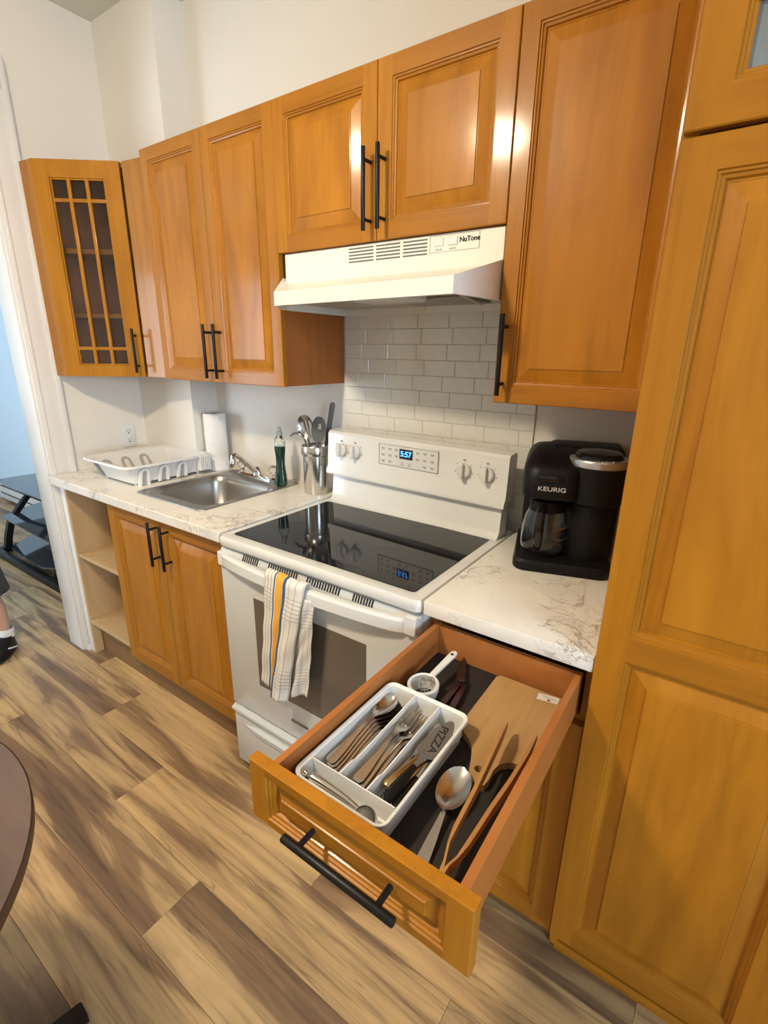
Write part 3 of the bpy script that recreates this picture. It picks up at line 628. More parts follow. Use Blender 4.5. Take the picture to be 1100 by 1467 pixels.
o = link('vent_slots', mb, plain('vent_shadow_grey', (0.12, 0.12, 0.11), 0.6), hd, smooth=0); o['kind'] = 'stuff'
mb = MB(); y = -0.3190
for a in ((0.553, 0.694, 1.7785, 1.7793), (0.553, 0.694, 1.7405, 1.7413)): mb.box(a[0], a[1], y, -0.316, a[2], a[3])
for a in (0.553, 0.6932): mb.box(a, a+0.0008, y, -0.316, 1.7405, 1.7793)
for a in (0.572, 0.612): 
    for dx in (0, 0.006, 0.013): mb.box(a+dx, a+dx+0.003, y, -0.316, 1.7445, 1.7485)
link('switch_print', mb, dimP, hd)['kind'] = 'stuff'
for a in (0.566, 0.606): link('rocker_switch', MB().box(a, a+0.028, -0.3215, -0.316, 1.754, 1.774, 0.0015), whiteP, hd)
text('NuTone', 0.0165, wallT(0.667, -0.3186, 1.764), slotM, hd, 'logo', bold=0.0004)
mb = MB(); mb.box(0.36, 0.54, -0.40, -0.30, 1.6225, 1.648, 0.006); link('lamp_lens', mb, plain('frosted_lens', (0.68, 0.66, 0.60), 0.3), hd)
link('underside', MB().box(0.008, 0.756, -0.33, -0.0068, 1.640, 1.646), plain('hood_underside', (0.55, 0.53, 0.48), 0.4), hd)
mb = MB(); mb.box(0.40, 0.64, -0.28, -0.10, 1.632, 1.6395, 0.002); link('grease_filter', mb, plain('aluminium_filter', (0.35, 0.34, 0.30), 0.4, 0.8), hd)
mb = MB(); mb.tube([(0.42, -0.11, 1.638), (0.42, -0.11, 1.621)], 0.004); link('filter_clip', mb, hoodM, hd); mb = MB(); mb.tube([(0.66, -0.36, 1.636), (0.63, -0.14, 1.626)], 0.003); link('filter_rail', mb, hoodM, hd)
# ------------------------------------------------------------------ ceiling lamp (out of frame, lights the room)
lt = thing('ceiling_lamp', 'round white glass ceiling lamp hanging above the dining table', 'lamp', (LAMP[0], LAMP[1], H))
link('canopy', MB().lathe([(0.06, H-0.001), (0.06, H-0.02), (0.02, H-0.03)], LAMP[0], LAMP[1]).tube([(LAMP[0], LAMP[1], H-0.03), (LAMP[0], LAMP[1], LAMP[2]+0.051)], 0.008), chrome, lt)
RL, HL = 0.11, 0.065
gl = MB(); gl.lathe([(1e-4, LAMP[2]-HL)]+[(RL*math.sin(pi*k/20), LAMP[2]-HL*math.cos(pi*k/20)) for k in range(1, 11)]+[(RL-0.002, LAMP[2]+0.002), (1e-4, LAMP[2]+0.003)], LAMP[0], LAMP[1], 32, cap=False)
sh_ = MB(); sh_.lathe([(RL+0.004, LAMP[2]+0.0035), (RL+0.004, LAMP[2]+0.02), (0.08, LAMP[2]+0.045), (0.001, LAMP[2]+0.05)], LAMP[0], LAMP[1], 32); link('light_blocking_cap', sh_, plain('added_cap_metal', (0.5, 0.48, 0.45), 0.4, 0.8), lt)  # unseen opaque cap, added to keep lamp light off the ceiling
link('globe', gl, emit('lamp_globe_glow', (1.0, 0.84, 0.62), LAMP_STRENGTH), lt)
# ------------------------------------------------------------------ outlet, paper towel, bottle
ol = thing('wall_outlet', 'white double power outlet on the left wall above the dish rack', 'outlet', (XL, -0.235, 1.063))
mb = MB(); mb.box(XL+0.0005, XL+0.006, -0.270, -0.200, 1.008, 1.120, 0.002); link('cover_plate', mb, whiteP, ol)
for z in (1.086, 1.042):
    o = link('socket', MB().lathe([(0.0165, 0), (0.0165, 0.0025), (0.015, 0.003)], 0, 0, 20, T=Matrix.Translation((XL+0.005, -0.235, z)) @ Matrix.Rotation(pi/2, 4, 'Y')), whiteP, ol)
    mb = MB()
    for dy in (-0.006, 0.006): mb.box(XL+0.0075, XL+0.0085, -0.235+dy-0.0013, -0.235+dy+0.0013, z+0.001, z+0.009)
    mb.box(XL+0.0075, XL+0.0085, -0.238, -0.232, z-0.010, z-0.004); link('slots', mb, slotM, o)['kind'] = 'stuff'
pt = thing('paper_towel_roll', 'upright white paper towel roll in the corner behind the sink', 'paper towel', (-0.745, -0.075, ZC))
link('paper', MB().lathe([(0.050, ZC+0.0005), (0.052, ZC+0.003), (0.052, ZC+0.268), (0.050, ZC+0.271), (0.019, ZC+0.271), (0.019, ZC+0.262)], -0.745, -0.075, 36), paperM, pt)
link('cardboard_core', MB().lathe([(0.0188, ZC+0.2), (0.0188, ZC+0.2705), (0.0175, ZC+0.2705), (0.0175, ZC+0.2)], -0.745, -0.075, 24, cap=False), plain('cardboard', (0.35, 0.24, 0.14), 0.9), pt)
link('loose_sheet', MB().loft([[(-0.745+0.0535*math.cos(a), -0.075+0.0535*math.sin(a), z) for a in [math.radians(d) for d in range(-80, -10, 8)]] + [(-0.745+0.0525*math.cos(a), -0.075+0.0525*math.sin(a), z) for a in [math.radians(d) for d in range(-16, -86, -8)]] for z in (ZC+0.003, ZC+0.268)]), paperM, pt)
zb = ZC+0.0045; bx, by = -0.262, -0.118
db = thing('dish_soap_bottle', 'slim clear bottle of dark green dish soap beside the faucet', 'soap bottle', (bx, by, zb))
pr = [(0.024, 0), (0.028, 0.004), (0.0285, 0.030), (0.024, 0.065), (0.0205, 0.095), (0.0215, 0.125), (0.0255, 0.155)]
link('soap', MB().lathe([(r, zb+z) for r, z in pr]+[(0.0265, zb+0.172), (0.001, zb+0.172)], bx, by, 24, sy=0.8), greenL, db)
link('bottle_top', MB().lathe([(r, zb+z) for r, z in [(0.0270, 0.1725), (0.0270, 0.186), (0.023, 0.200), (0.014, 0.210), (0.0125, 0.216), (0.001, 0.216)]], bx, by, 24, sy=0.8), clearP, db)
link('cap', MB().lathe([(r, zb+z) for r, z in [(0.0135, 0.2165), (0.0135, 0.232), (0.009, 0.236), (0.0085, 0.250), (0.006, 0.252), (0.001, 0.252)]], bx, by, 18), plain('clear_grey_cap', (0.30, 0.33, 0.31), 0.3), db)
# ------------------------------------------------------------------ crock and utensils
kx, ky = -0.078, -0.098
ck = thing('utensil_crock', 'tall stainless steel canister full of cooking utensils beside the stove', 'utensil holder', (kx, ky, ZC))
link('canister', MB().lathe([(0.001, ZC+0.0005), (0.048, ZC+0.0005), (0.050, ZC+0.004), (0.050, ZC+0.158), (0.0555, ZC+0.162), (0.0565, ZC+0.166), (0.0565, ZC+0.196), (0.0545, ZC+0.199), (0.0525, ZC+0.196), (0.0485, ZC+0.160), (0.0485, ZC+0.006), (0.001, ZC+0.006)], kx, ky, 40, cap=False), steel, ck)
def spoonmesh(sec, nx=7, T=None, tines=None):
    """sections along y: (y, halfwidth, z, thickness, dish)"""
    mb = MB(); rings = []
    for y, hw, z, th, ds in sec:
        top = [(hw*t, y, z+th/2-ds*(1-t*t)) for t in [-1+2*k/(nx-1) for k in range(nx)]]
        bot = [(x, yy, zz-th*(0.5+0.5*(1-abs(x/hw)**4) if hw else 1)) for x, yy, zz in reversed(top)]
        rings.append(top+bot)
    mb.loft(rings, T=T)
    return mb
def place(loc, rz=0, rx=0, ry=0): return Matrix.Translation(loc) @ Matrix.Rotation(rz, 4, 'Z') @ Matrix.Rotation(rx, 4, 'X') @ Matrix.Rotation(ry, 4, 'Y')
def stand(base, topv, facing):       # local +y runs from base to top, local +z faces 'facing'
    b, t = Vector(base), Vector(topv); y = (t-b).normalized(); f = Vector(facing); z = (f-y*f.dot(y)).normalized(); x = y.cross(z)
    m = Matrix((x, y, z)).transposed().to_4x4(); m.translation = b; return m
hnd = lambda L0: [(0, 0.007, 0, 0.003, 0), (0.03, 0.008, 0, 0.003, 0), (L0-0.02, 0.0045, 0, 0.003, 0), (L0, 0.004, 0, 0.003, 0)]
u1 = thing('slotted_spoon', 'steel slotted spoon standing in the canister, tilted to the left', 'spoon', (kx, ky, ZC+0.01))
T = stand((kx+0.022, ky-0.005, ZC+0.02), (kx-0.038, ky-0.022, 1.235), (0.45, -1, 0.05))
L = 0.30; mb = MB(); mb.loft([[( -0.004, 0, -0.0015), (0.004, 0, -0.0015), (0.004, 0, 0.0015), (-0.004, 0, 0.0015)], [(-0.004, L-0.09, -0.0015), (0.004, L-0.09, -0.0015), (0.004, L-0.09, 0.0015), (-0.004, L-0.09, 0.0015)]], T=T)
link('handle', mb, darkSt, u1)
def slotbowl(T, y0, Lb, Wb, dish, slots):
    mb = MB(); nx, ny = 15, 19
    P = lambda i, j: (lambda a, b: (Wb*a*math.sqrt(max(0, 1-b*b*0.92)), y0+Lb/2+Lb/2*b, -dish*(1-a*a)*(1-b*b)))(-1+2*i/(nx-1), -1+2*j/(ny-1))
    for i in range(nx-1):
        for j in range(ny-1):
            if (i, j) in slots: continue
            q = [P(i, j), P(i+1, j), P(i+1, j+1), P(i, j+1)]
            lo_ = [(x, y, z-0.0014) for x, y, z in q]; mb.add(q+lo_, [(0, 1, 2, 3), (7, 6, 5, 4)]+[(k, 4+k, 4+(k+1) % 4, (k+1) % 4) for k in range(4)], 0, T)
    return mb
sl = {(i, j) for i in (3, 4, 7, 10, 11) for j in range(5, 14) if not (i in (3, 4, 10, 11) and (j < 6 or j > 12))}
link('bowl', slotbowl(T, L-0.092, 0.095, 0.034, 0.012, sl), darkSt, u1, smooth=60)
u2 = thing('slotted_turner', 'grey nylon spoon with a pale hole standing at the right of the canister', 'spoon', (kx, ky, ZC+0.01))
T = stand((kx-0.012, ky, ZC+0.02), (kx+0.038, ky-0.012, 1.235), (0.6, -1, 0.0))
mb = MB(); mb.tube([(0, 0, 0), (0, 0.20, 0)], 0.0045, 8, T=T); link('handle', mb, greyU, u2)
link('head', slotbowl(T, 0.195, 0.105, 0.030, 0.006, {(i, j) for i in (6, 7, 8) for j in (9, 10, 11, 12)}), greyU, u2, smooth=60)
u3 = thing('spatula', 'dark flat handle standing tallest at the back of the canister', 'spatula', (kx, ky, ZC+0.01))
T = stand((kx+0.000, ky+0.020, ZC+0.02), (kx+0.062, ky+0.040, 1.29), (0.7, -0.7, 0.1))
mb = MB(); mb.loft([[(x, y, z) for x, z in ((-hw, -0.003), (hw, -0.003), (hw, 0.003), (-hw, 0.003))] for y, hw in ((0, 0.005), (0.2, 0.007), (0.25, 0.010), (0.345, 0.011), (0.355, 0.006))], T=T); link('handle', mb, greyU, u3)
u4 = thing('ladle', 'dark hooked ladle resting over the left rim of the canister', 'ladle', (kx, ky, ZC+0.01))
mb = MB(); mb.tube([(kx-0.005, ky-0.02, ZC+0.03), (kx-0.030, ky-0.020, 1.130), (kx-0.040, ky-0.022, 1.165), (kx-0.060, ky-0.025, 1.176), (kx-0.090, ky-0.028, 1.172), (kx-0.105, ky-0.03, 1.160)], [0.0035, 0.0035, 0.006, 0.009, 0.009, 0.006], 8, flat=0.5); link('handle', mb, darkSt, u4)
# ------------------------------------------------------------------ dish rack
rk = thing('dish_rack', 'white plastic dish rack with arched slots on the left counter', 'dish rack', (-0.9, -0.34, ZC))
zr = 1.022; n0, n1 = ZC+0.010, zr
def shell(x0, x1, y0, y1, r, z): return rrect(x0, x1, y0, y1, r, z, 5)
mb = MB()
rg = [shell(-1.000, -0.745, -0.505, -0.175, 0.02, n0), shell(-1.005, -0.735, -0.512, -0.168, 0.025, n0+0.004), shell(-1.050, -0.722, -0.532, -0.152, 0.035, zr-0.010), shell(-1.075, -0.712, -0.540, -0.145, 0.04, zr), shell(-1.095, -0.705, -0.552, -0.132, 0.05, zr+0.002), shell(-1.096, -0.703, -0.554, -0.130, 0.05, zr-0.005), shell(-1.078, -0.710, -0.542, -0.142, 0.042, zr-0.006)]
mb.loft(rg, 0, cap=False); mb.add(rg[0], [tuple(range(len(rg[0])))])
o = link('tub', mb, whiteP, rk, smooth=40); md = o.modifiers.new('thick', 'SOLIDIFY'); md.thickness = 0.002; md.offset = 1
greyP2 = plain('rack_recess_shade', (0.40, 0.39, 0.37), 0.6); greyP3 = plain('rack_grey_arch', (0.38, 0.37, 0.34), 0.5)
arch = plain('rack_arch_plastic', (0.84, 0.83, 0.79), 0.35)
def slanted(pts2, b0, b1, th, sgn):      # polygon in (y, t) on a slanted side, b0/b1 = (x, z) at t=0 and t=1
    f = [(b0[0]+(b1[0]-b0[0])*t, y_, b0[1]+(b1[1]-b0[1])*t) for y_, t in pts2]; n_ = len(f)
    vs = f+[(x_+sgn*th, y_, z_) for x_, y_, z_ in f]
    return vs, [tuple(range(n_-1, -1, -1)), tuple(range(n_, 2*n_))]+[(k_, (k_+1) % n_, n_+(k_+1) % n_, n_+k_) for k_ in range(n_)]
for k, y in enumerate((-0.468, -0.378, -0.288)):
    for side in (0, 1):
        if side == 0: b0, b1, sg = (-0.7345, n0-0.004), (-0.7175, zr-0.010), 1
        else: b0, b1, sg = (-1.0085, n0+0.008), (-1.0475, zr-0.016), 1
        wo, wi, t0 = 0.026, 0.013, (0.0 if k else -0.08)
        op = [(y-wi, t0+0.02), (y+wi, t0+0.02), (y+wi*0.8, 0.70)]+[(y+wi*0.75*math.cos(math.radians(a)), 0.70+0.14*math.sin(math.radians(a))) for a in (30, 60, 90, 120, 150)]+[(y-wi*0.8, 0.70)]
        mb = MB(); mb.add(*slanted(op, b0, b1, 0.003, sg)); link('arch_opening_shade', mb, greyP2, rk, smooth=0)  # grey inset panel paints the shade inside each arch, no real hole
        outer = [(y+wo, t0), (y+wo*0.86, 0.72)]+[(y+wo*0.82*math.cos(math.radians(a)), 0.72+0.26*math.sin(math.radians(a))) for a in (25, 50, 70, 90, 110, 130, 155)]+[(y-wo*0.86, 0.72), (y-wo, t0)]
        inner = [(y+wi, t0), (y+wi*0.8, 0.68)]+[(y+wi*0.75*math.cos(math.radians(a)), 0.70+0.13*math.sin(math.radians(a))) for a in (25, 50, 70, 90, 110, 130, 155)]+[(y-wi*0.8, 0.68), (y-wi, t0)]
        mb = MB()
        for q_ in range(len(outer)-1): mb.add(*slanted([outer[q_], outer[q_+1], inner[q_+1], inner[q_]], b0, b1, 0.008, sg))
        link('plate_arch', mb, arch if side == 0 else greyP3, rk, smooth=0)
for k, y in enumerate((-0.43, -0.34, -0.25)):
    mb = MB(); mb.tube([(-0.985, y, n0+0.004), (-0.87, y, n0+0.012), (-0.755, y, n0+0.004)], 0.004, 8); link('rib', mb, whiteP, rk)
mb = MB(); 
for sx, sy in ((-0.99, -0.49), (-0.755, -0.49), (-0.99, -0.19), (-0.755, -0.19)): mb.lathe([(0.008, ZC+0.0005), (0.010, n0+0.002)], sx, sy, 10)
link('feet', mb, whiteP, rk)['kind'] = 'stuff'
mb = MB(); hc = (-0.7125, -0.185)
for k in range(6):
    y = -0.205+0.0095*k; mb.box(-0.726, -0.694, y-0.0022, y+0.0022, n0+0.012, zr-0.002, 0.001)
mb.box(-0.722, -0.700, -0.208, -0.152, n0+0.010, n0+0.015, 0.001); mb.box(-0.722, -0.700, -0.208, -0.152, n0+0.045, n0+0.049, 0.001)
link('cutlery_cup', mb, arch, rk, smooth=0)
Tl = Matrix(((1, 0, 0, 0), (0, 1, 0, 0), (0, 0, 1, 0), (0, 0, 0, 1)))
mb = MB(); q = [(-0.992, -0.5155, n0+0.008), (-0.960, -0.5155, n0+0.006), (-0.985, -0.534, zr-0.014), (-1.018, -0.534, zr-0.014)]
mb.add(q+[(x, y-0.001, z) for x, y, z in q], [(0, 1, 2, 3), (7, 6, 5, 4)]+[(k, 4+k, 4+(k+1) % 4, (k+1) % 4) for k in range(4)]); link('paper_label', mb, labelM, rk, smooth=0)
# ------------------------------------------------------------------ towel
tw = thing('tea_towel', 'white checked tea towel with an orange stripe hanging from the oven handle', 'towel', (0.33, -0.72, 0.70))
def cloth(path_top, path_bot, z_top, z_bot, u0, u1, over=True, wob=0.003, sag=None, seed=0):
    nU, nV = 28, 36; mb = MB(); uvs = []; rng = random.Random(seed)
    def lerp(path, t):
        t *= len(path)-1; i = min(int(t), len(path)-2); f = t-i; a, b = path[i], path[i+1]; return a[0]+(b[0]-a[0])*f, a[1]+(b[1]-a[1])*f
    g = []
    for j in range(nV+1):
        v = j/nV; row = []
        for i in range(nU+1):
            t = i/nU; xt, yt = lerp(path_top, t); xb, yb = lerp(path_bot, t); x = xt+(xb-xt)*v; y = yt+(yb-yt)*v; z = z_top+(z_bot-z_top)*v
            z += (0.006*math.sin(5*t+seed) if sag is None else sag(t))*v
            y += wob*math.sin(9*t+4*v+seed)*(0.3+v)+0.0015*math.sin(23*v+7*t)
            row.append((x, y, z)); uvs.append((u0+(u1-u0)*t, v))
        g.append(row)
    if over:
        for k, (dy, dz) in enumerate(((0.006, 0.010), (0.018, 0.0135), (0.027, 0.006), (0.029, -0.02), (0.029, -0.09))):
            row = []
            for i in range(nU+1):
                xt, yt = lerp(path_top, i/nU); row.append((xt, yt+dy, z_top+dz)); 
            g.insert(0, row); uvs = [(u0+(u1-u0)*i/nU, -0.02*(k+1)) for i in range(nU+1)]+uvs
    vs = [p for r in g for p in r]; n = nU+1
    mb.add(vs, [(j*n+i, j*n+i+1, (j+1)*n+i+1, (j+1)*n+i) for j in range(len(g)-1) for i in range(nU)])
    return mb, uvs
def linkcloth(name, mbuv, parent):
    mb, uvs = mbuv; o = link(name, mb, clothM, parent, smooth=60, weld=False); l = o.data.uv_layers.new(name='UVMap')
    for lp in o.data.loops: l.data[lp.index].uv = uvs[lp.vertex_index]
    md = o.modifiers.new('thick', 'SOLIDIFY'); md.thickness = 0.002; md.offset = 0; return o
yh = RY-0.046
linkcloth('front_fold', cloth([(0.268, yh), (0.31, yh-0.001), (0.345, yh-0.003), (0.352, yh-0.007), (0.395, yh-0.010), (0.428, yh-0.004)],
    [(0.222, yh+0.004), (0.270, yh-0.012), (0.300, yh-0.004), (0.288, yh-0.024), (0.325, yh-0.034), (0.352, yh-0.018)], 0.880, 0.500, 0.0, 0.80, sag=lambda t: 0.0 if t < 0.5 else -0.012, seed=1), tw)
linkcloth('rear_fold', cloth([(0.410, yh+0.003), (0.430, yh-0.003), (0.440, yh+0.004), (0.452, yh+0.008)], [(0.338, yh+0.006), (0.365, yh-0.010), (0.385, yh+0.006), (0.415, yh+0.004)], 0.850, 0.502, 0.52, 0.98, over=False, sag=lambda t: 0.022*t, seed=3), tw)
# ------------------------------------------------------------------ coffee maker
cmr = thing('coffee_maker', 'black coffee maker with glass carafe and silver-ringed pod side on the right counter', 'coffee maker', (0.943, -0.166, ZC+0.0005), rot=(0, 0, math.radians(17)))
def rr2(x0, x1, y0, y1, r, z, n=8): return rrect(x0, x1, y0, y1, r, z, n)
mb = MB(); mb.loft([rr2(-0.125, 0.125, -0.150, 0.148, 0.035, 0), rr2(-0.127, 0.127, -0.152, 0.150, 0.037, 0.004), rr2(-0.127, 0.127, -0.152, 0.150, 0.037, 0.022), rr2(-0.122, 0.122, -0.147, 0.145, 0.034, 0.030)])
link('base', mb, blackP, cmr)
mb = MB(); mb.loft([rr2(-0.118, 0.122, 0.035, 0.145, 0.03, 0.028), rr2(-0.118, 0.122, 0.035, 0.145, 0.03, 0.25)])
mb.lathe([(0.066, 0.028), (0.066, 0.205)], 0.066, -0.030, 36); mb.box(0.0, 0.12, -0.03, 0.06, 0.028, 0.20, 0.004)
link('tower', mb, blackP, cmr)
mb = MB()
hp = lambda i, z, yf: rr2(-0.122+i, 0.030-i*0.3, yf+i, 0.148-i, 0.045, z)
mb.loft([hp(0.006, 0.192, -0.118), hp(0.001, 0.198, -0.124), hp(0, 0.215, -0.126), hp(0, 0.268, -0.122), hp(0.004, 0.284, -0.112), hp(0.012, 0.300, -0.085), hp(0.024, 0.311, -0.045), hp(0.04, 0.315, -0.02)])
link('brew_head', mb, blackP, cmr, smooth=45)
mb = MB(); mb.box(-0.06, 0.137, 0.010, 0.148, 0.20, 0.316, 0.014); link('water_tank_cover', mb, blackP, cmr)
mb = MB(); mb.lathe([(0.064, 0.185), (0.070, 0.190), (0.072, 0.20), (0.073, 0.286)], 0.064, -0.052, 40); link('pod_holder', mb, blackP, cmr)
mb = MB(); mb.lathe([(0.0735, 0.285), (0.0755, 0.287), (0.0755, 0.300), (0.0730, 0.305), (0.060, 0.3065), (0.0595, 0.303)], 0.064, -0.052, 48, cap=False); link('silver_ring', mb, silverP, cmr)
mb = MB(); mb.lathe([(0.0595, 0.300), (0.0593, 0.312), (0.054, 0.319), (0.03, 0.323), (0.001, 0.324)], 0.064, -0.049, 40); link('pod_lid', mb, blackG, cmr)
mb = MB(); mb.box(-0.085, -0.020, -0.1275, -0.122, 0.246, 0.262, 0.002); link('fill_window', mb, blackG, cmr)
text('KEURIG', 0.0165, Matrix.Translation((-0.046, -0.1268, 0.226)) @ Matrix.Rotation(pi/2, 4, 'X'), letterM, cmr, 'lettering', sx=1.25)
for k, ch in enumerate('KEURIG'):
    a = math.radians(-103+7.5*k); rr_ = 0.0665
    text(ch, 0.0085, Matrix.Translation((0.064+rr_*math.cos(a), -0.052+rr_*math.sin(a), 0.3064)) @ Matrix.Rotation(a+pi/2, 4, 'Z'), letterM, cmr, 'ring_letter')
cx, cy = -0.052, -0.052
mb = MB(); mb.lathe([(0.030, 0.0325), (0.052, 0.0325), (0.060, 0.040), (0.0625, 0.060), (0.062, 0.100), (0.055, 0.135), (0.046, 0.155), (0.045, 0.165), (0.0435, 0.165), (0.0445, 0.154), (0.0532, 0.134), (0.060, 0.100), (0.0605, 0.060), (0.0585, 0.042), (0.051, 0.0345), (0.001, 0.0345)], cx, cy, 40, cap=False)
mb.lathe([(0.0001, 0.0325), (0.030, 0.0325)], cx, cy, 40, cap=False)
cf = link('carafe', mb, glassM, cmr)
link('carafe_lid', MB().lathe([(0.0455, 0.150), (0.0475, 0.152), (0.0475, 0.172), (0.043, 0.180), (0.001, 0.181)], cx, cy, 36), blackP, cf)
mb = MB(); ah = math.radians(-100)
dx_, dy_ = math.cos(ah), math.sin(ah); P = lambda r, z: (cx+dx_*r, cy+dy_*r, z)
mb.tube([P(0.044, 0.168), P(0.064, 0.170), P(0.083, 0.160), P(0.089, 0.140), P(0.088, 0.095), P(0.085, 0.070), P(0.077, 0.060)], [0.011, 0.012, 0.012, 0.012, 0.012, 0.011, 0.008], 12, flat=0.7)
link('carafe_handle', mb, blackG, cf)
mb = MB()
for z, hgt in ((0.112, 0.006), (0.080, 0.006)):
    pts = [[(cx+r*math.cos(a), cy+r*math.sin(a), zz) for a in [math.radians(d) for d in range(-60, 5, 5)]] for r, zz in ((0.0636, z-hgt/2), (0.0636, z+hgt/2))]
    mb.loft(pts, cap=False, closed=False)
link('measure_marks', mb, silverP, cf)['kind'] = 'stuff'
mb = MB(); mb.lathe([(0.052, 0.0302), (0.052, 0.032), (0.001, 0.032)], cx, cy, 36); link('hot_plate', mb, blackG, cmr)
# ------------------------------------------------------------------ drawer contents
zl = LZ+0.0005
tx0, tx1, ty0, ty1 = 0.808, 0.988, -1.130, -0.842; zt = 0.842
tray = thing('cutlery_tray', 'white plastic cutlery tray with compartments in the open drawer', 'cutlery tray', (0.9, -0.99, zl))
mb = MB(); rg = [rrect(tx0+0.014, tx1-0.014, ty0+0.014, ty1-0.014, 0.012, zl+0.009), rrect(tx0+0.009, tx1-0.009, ty0+0.009, ty1-0.009, 0.014, zl), rrect(tx0+0.004, tx1-0.004, ty0+0.004, ty1-0.004, 0.016, zt-0.003), rrect(tx0, tx1, ty0, ty1, 0.018, zt), rrect(tx0, tx1, ty0, ty1, 0.018, zt-0.004)]
mb.loft(rg, cap=False); mb.add(rg[0], [tuple(range(len(rg[0])))])
o = link('tray_shell', mb, whiteP, tray, smooth=40); md = o.modifiers.new('thick', 'SOLIDIFY'); md.thickness = 0.0018; md.offset = 1
c1, c2, fy = 0.871, 0.926, -1.086; zf0 = zl+0.0112
for x in (c1, c2):
    mb = MB(); yy = [fy, fy+0.035, fy+0.045, ty1-0.006]; zz = [zt-0.003, zt-0.003, zt-0.008, zt-0.002]
    mb.loft([[(x-0.0012, y, zf0), (x+0.0012, y, zf0), (x+0.0012, y, z), (x-0.0012, y, z)] for y, z in zip(yy, zz)]); link('divider', mb, whiteP, tray, smooth=0)
link('divider', MB().box(tx0+0.007, tx1-0.007, fy-0.0012, fy+0.0012, zf0, zt-0.002), whiteP, tray, smooth=0)
mb = MB()
for xa, xb in ((tx0+0.020, c1-0.008), (c1+0.008, c2-0.008), (c2+0.008, tx1-0.020)):
    n = int((xb-xa)/0.0055)
    for i in range(n+1):
        for j in range(34):
            x = xa+(xb-xa)*i/n; y = fy+0.02+j*0.0064
            if y < ty1-0.02: mb.add([(x-0.0011, y-0.002, zf0+0.0003), (x+0.0011, y-0.002, zf0+0.0003), (x+0.0011, y+0.002, zf0+0.0003), (x-0.0011, y+0.002, zf0+0.0003)], [(0, 1, 2, 3)])
link('floor_holes', mb, slotM, tray, smooth=0)['kind'] = 'stuff'
zi = zf0+0.002
tsp = spoonmesh([(0, 0.006, 0.001, 0.0022, 0), (0.006, 0.0100, 0.0015, 0.0024, 0), (0.030, 0.0090, 0.0025, 0.0024, 0), (0.070, 0.0050, 0.006, 0.0026, 0), (0.105, 0.0033, 0.010, 0.003, 0), (0.128, 0.0040, 0.0105, 0.0028, 0.0),
    (0.140, 0.0100, 0.0095, 0.0016, 0.004), (0.155, 0.0175, 0.0090, 0.0013, 0.0075), (0.172, 0.0195, 0.0092, 0.0013, 0.0085), (0.186, 0.0165, 0.0096, 0.0013, 0.0065), (0.196, 0.0090, 0.0100, 0.0013, 0.003), (0.199, 0.0030, 0.0103, 0.0012, 0.0)], nx=9)
def forkmesh():
    mb = spoonmesh([(0, 0.006, 0.001, 0.0022, 0), (0.006, 0.0098, 0.0015, 0.0024, 0), (0.030, 0.0085, 0.0025, 0.0024, 0), (0.070, 0.0048, 0.006, 0.0026, 0), (0.105, 0.0034, 0.011, 0.003, 0), (0.125, 0.0050, 0.0105, 0.0022, 0), (0.137, 0.0115, 0.0075, 0.0016, 0.001), (0.150, 0.0125, 0.0065, 0.0015, 0.001)], nx=5)
    for k in range(4):
        x = -0.0105+0.007*k
        mb.loft([[(x-hw, y, z-0.0008), (x+hw, y, z-0.0008), (x+hw, y, z+0.0008), (x-hw, y, z+0.0008)] for y, z, hw in ((0.149, 0.0062, 0.0020), (0.170, 0.0075, 0.0017), (0.190, 0.0105, 0.0013), (0.199, 0.0125, 0.0006))])
    return mb
def lay(o, x, y, z, rz, tilt=0.0, roll=0.0): o.location = (x, y, z); o.rotation_euler = (tilt, roll, rz)
names = [('teaspoon lying topmost on the stack in the left column of the tray', 0.830, -1.064, 0.0150, -0.10), ('second teaspoon from the top of the nested stack in the tray', 0.8345, -1.067, 0.0115, -0.11), ('third teaspoon from the top of the nested stack in the tray', 0.839, -1.069, 0.0080, -0.12),
         ('fourth teaspoon from the top of the nested stack in the tray', 0.8435, -1.071, 0.0045, -0.13), ('teaspoon at the bottom of the nested stack in the tray', 0.848, -1.073, 0.0008, -0.13)]
base_o = None
for i, (lb, x, y, dz, rz) in enumerate(names):
    if base_o is None: o = base_o = link('teaspoon', tsp, steel, smooth=50)
    else: o = bpy.data.objects.new('teaspoon', base_o.data); C.objects.link(o)
    lay(o, x, y, zi+dz, rz+0.09); single(o, 'steel '+lb, 'spoon', 'teaspoons in the cutlery tray')
fk = [('topmost fork of the middle column, tines up against the far wall of the tray', 0.893, -1.068, 0.0150, 0.02), ('second fork down in the middle column of the tray', 0.899, -1.074, 0.0105, -0.03), ('third fork down in the middle column, slightly right of the others', 0.905, -1.070, 0.0060, -0.05), ('lowest fork in the middle column of the tray', 0.910, -1.078, 0.0010, -0.03)]
base_o = None
for lb, x, y, dz, rz in fk:
    if base_o is None: o = base_o = link('fork', forkmesh(), steel, smooth=50)
    else: o = bpy.data.objects.new('fork', base_o.data); C.objects.link(o)
    lay(o, x, y, zi+dz, rz); single(o, 'steel '+lb, 'fork', 'forks in the cutlery tray')
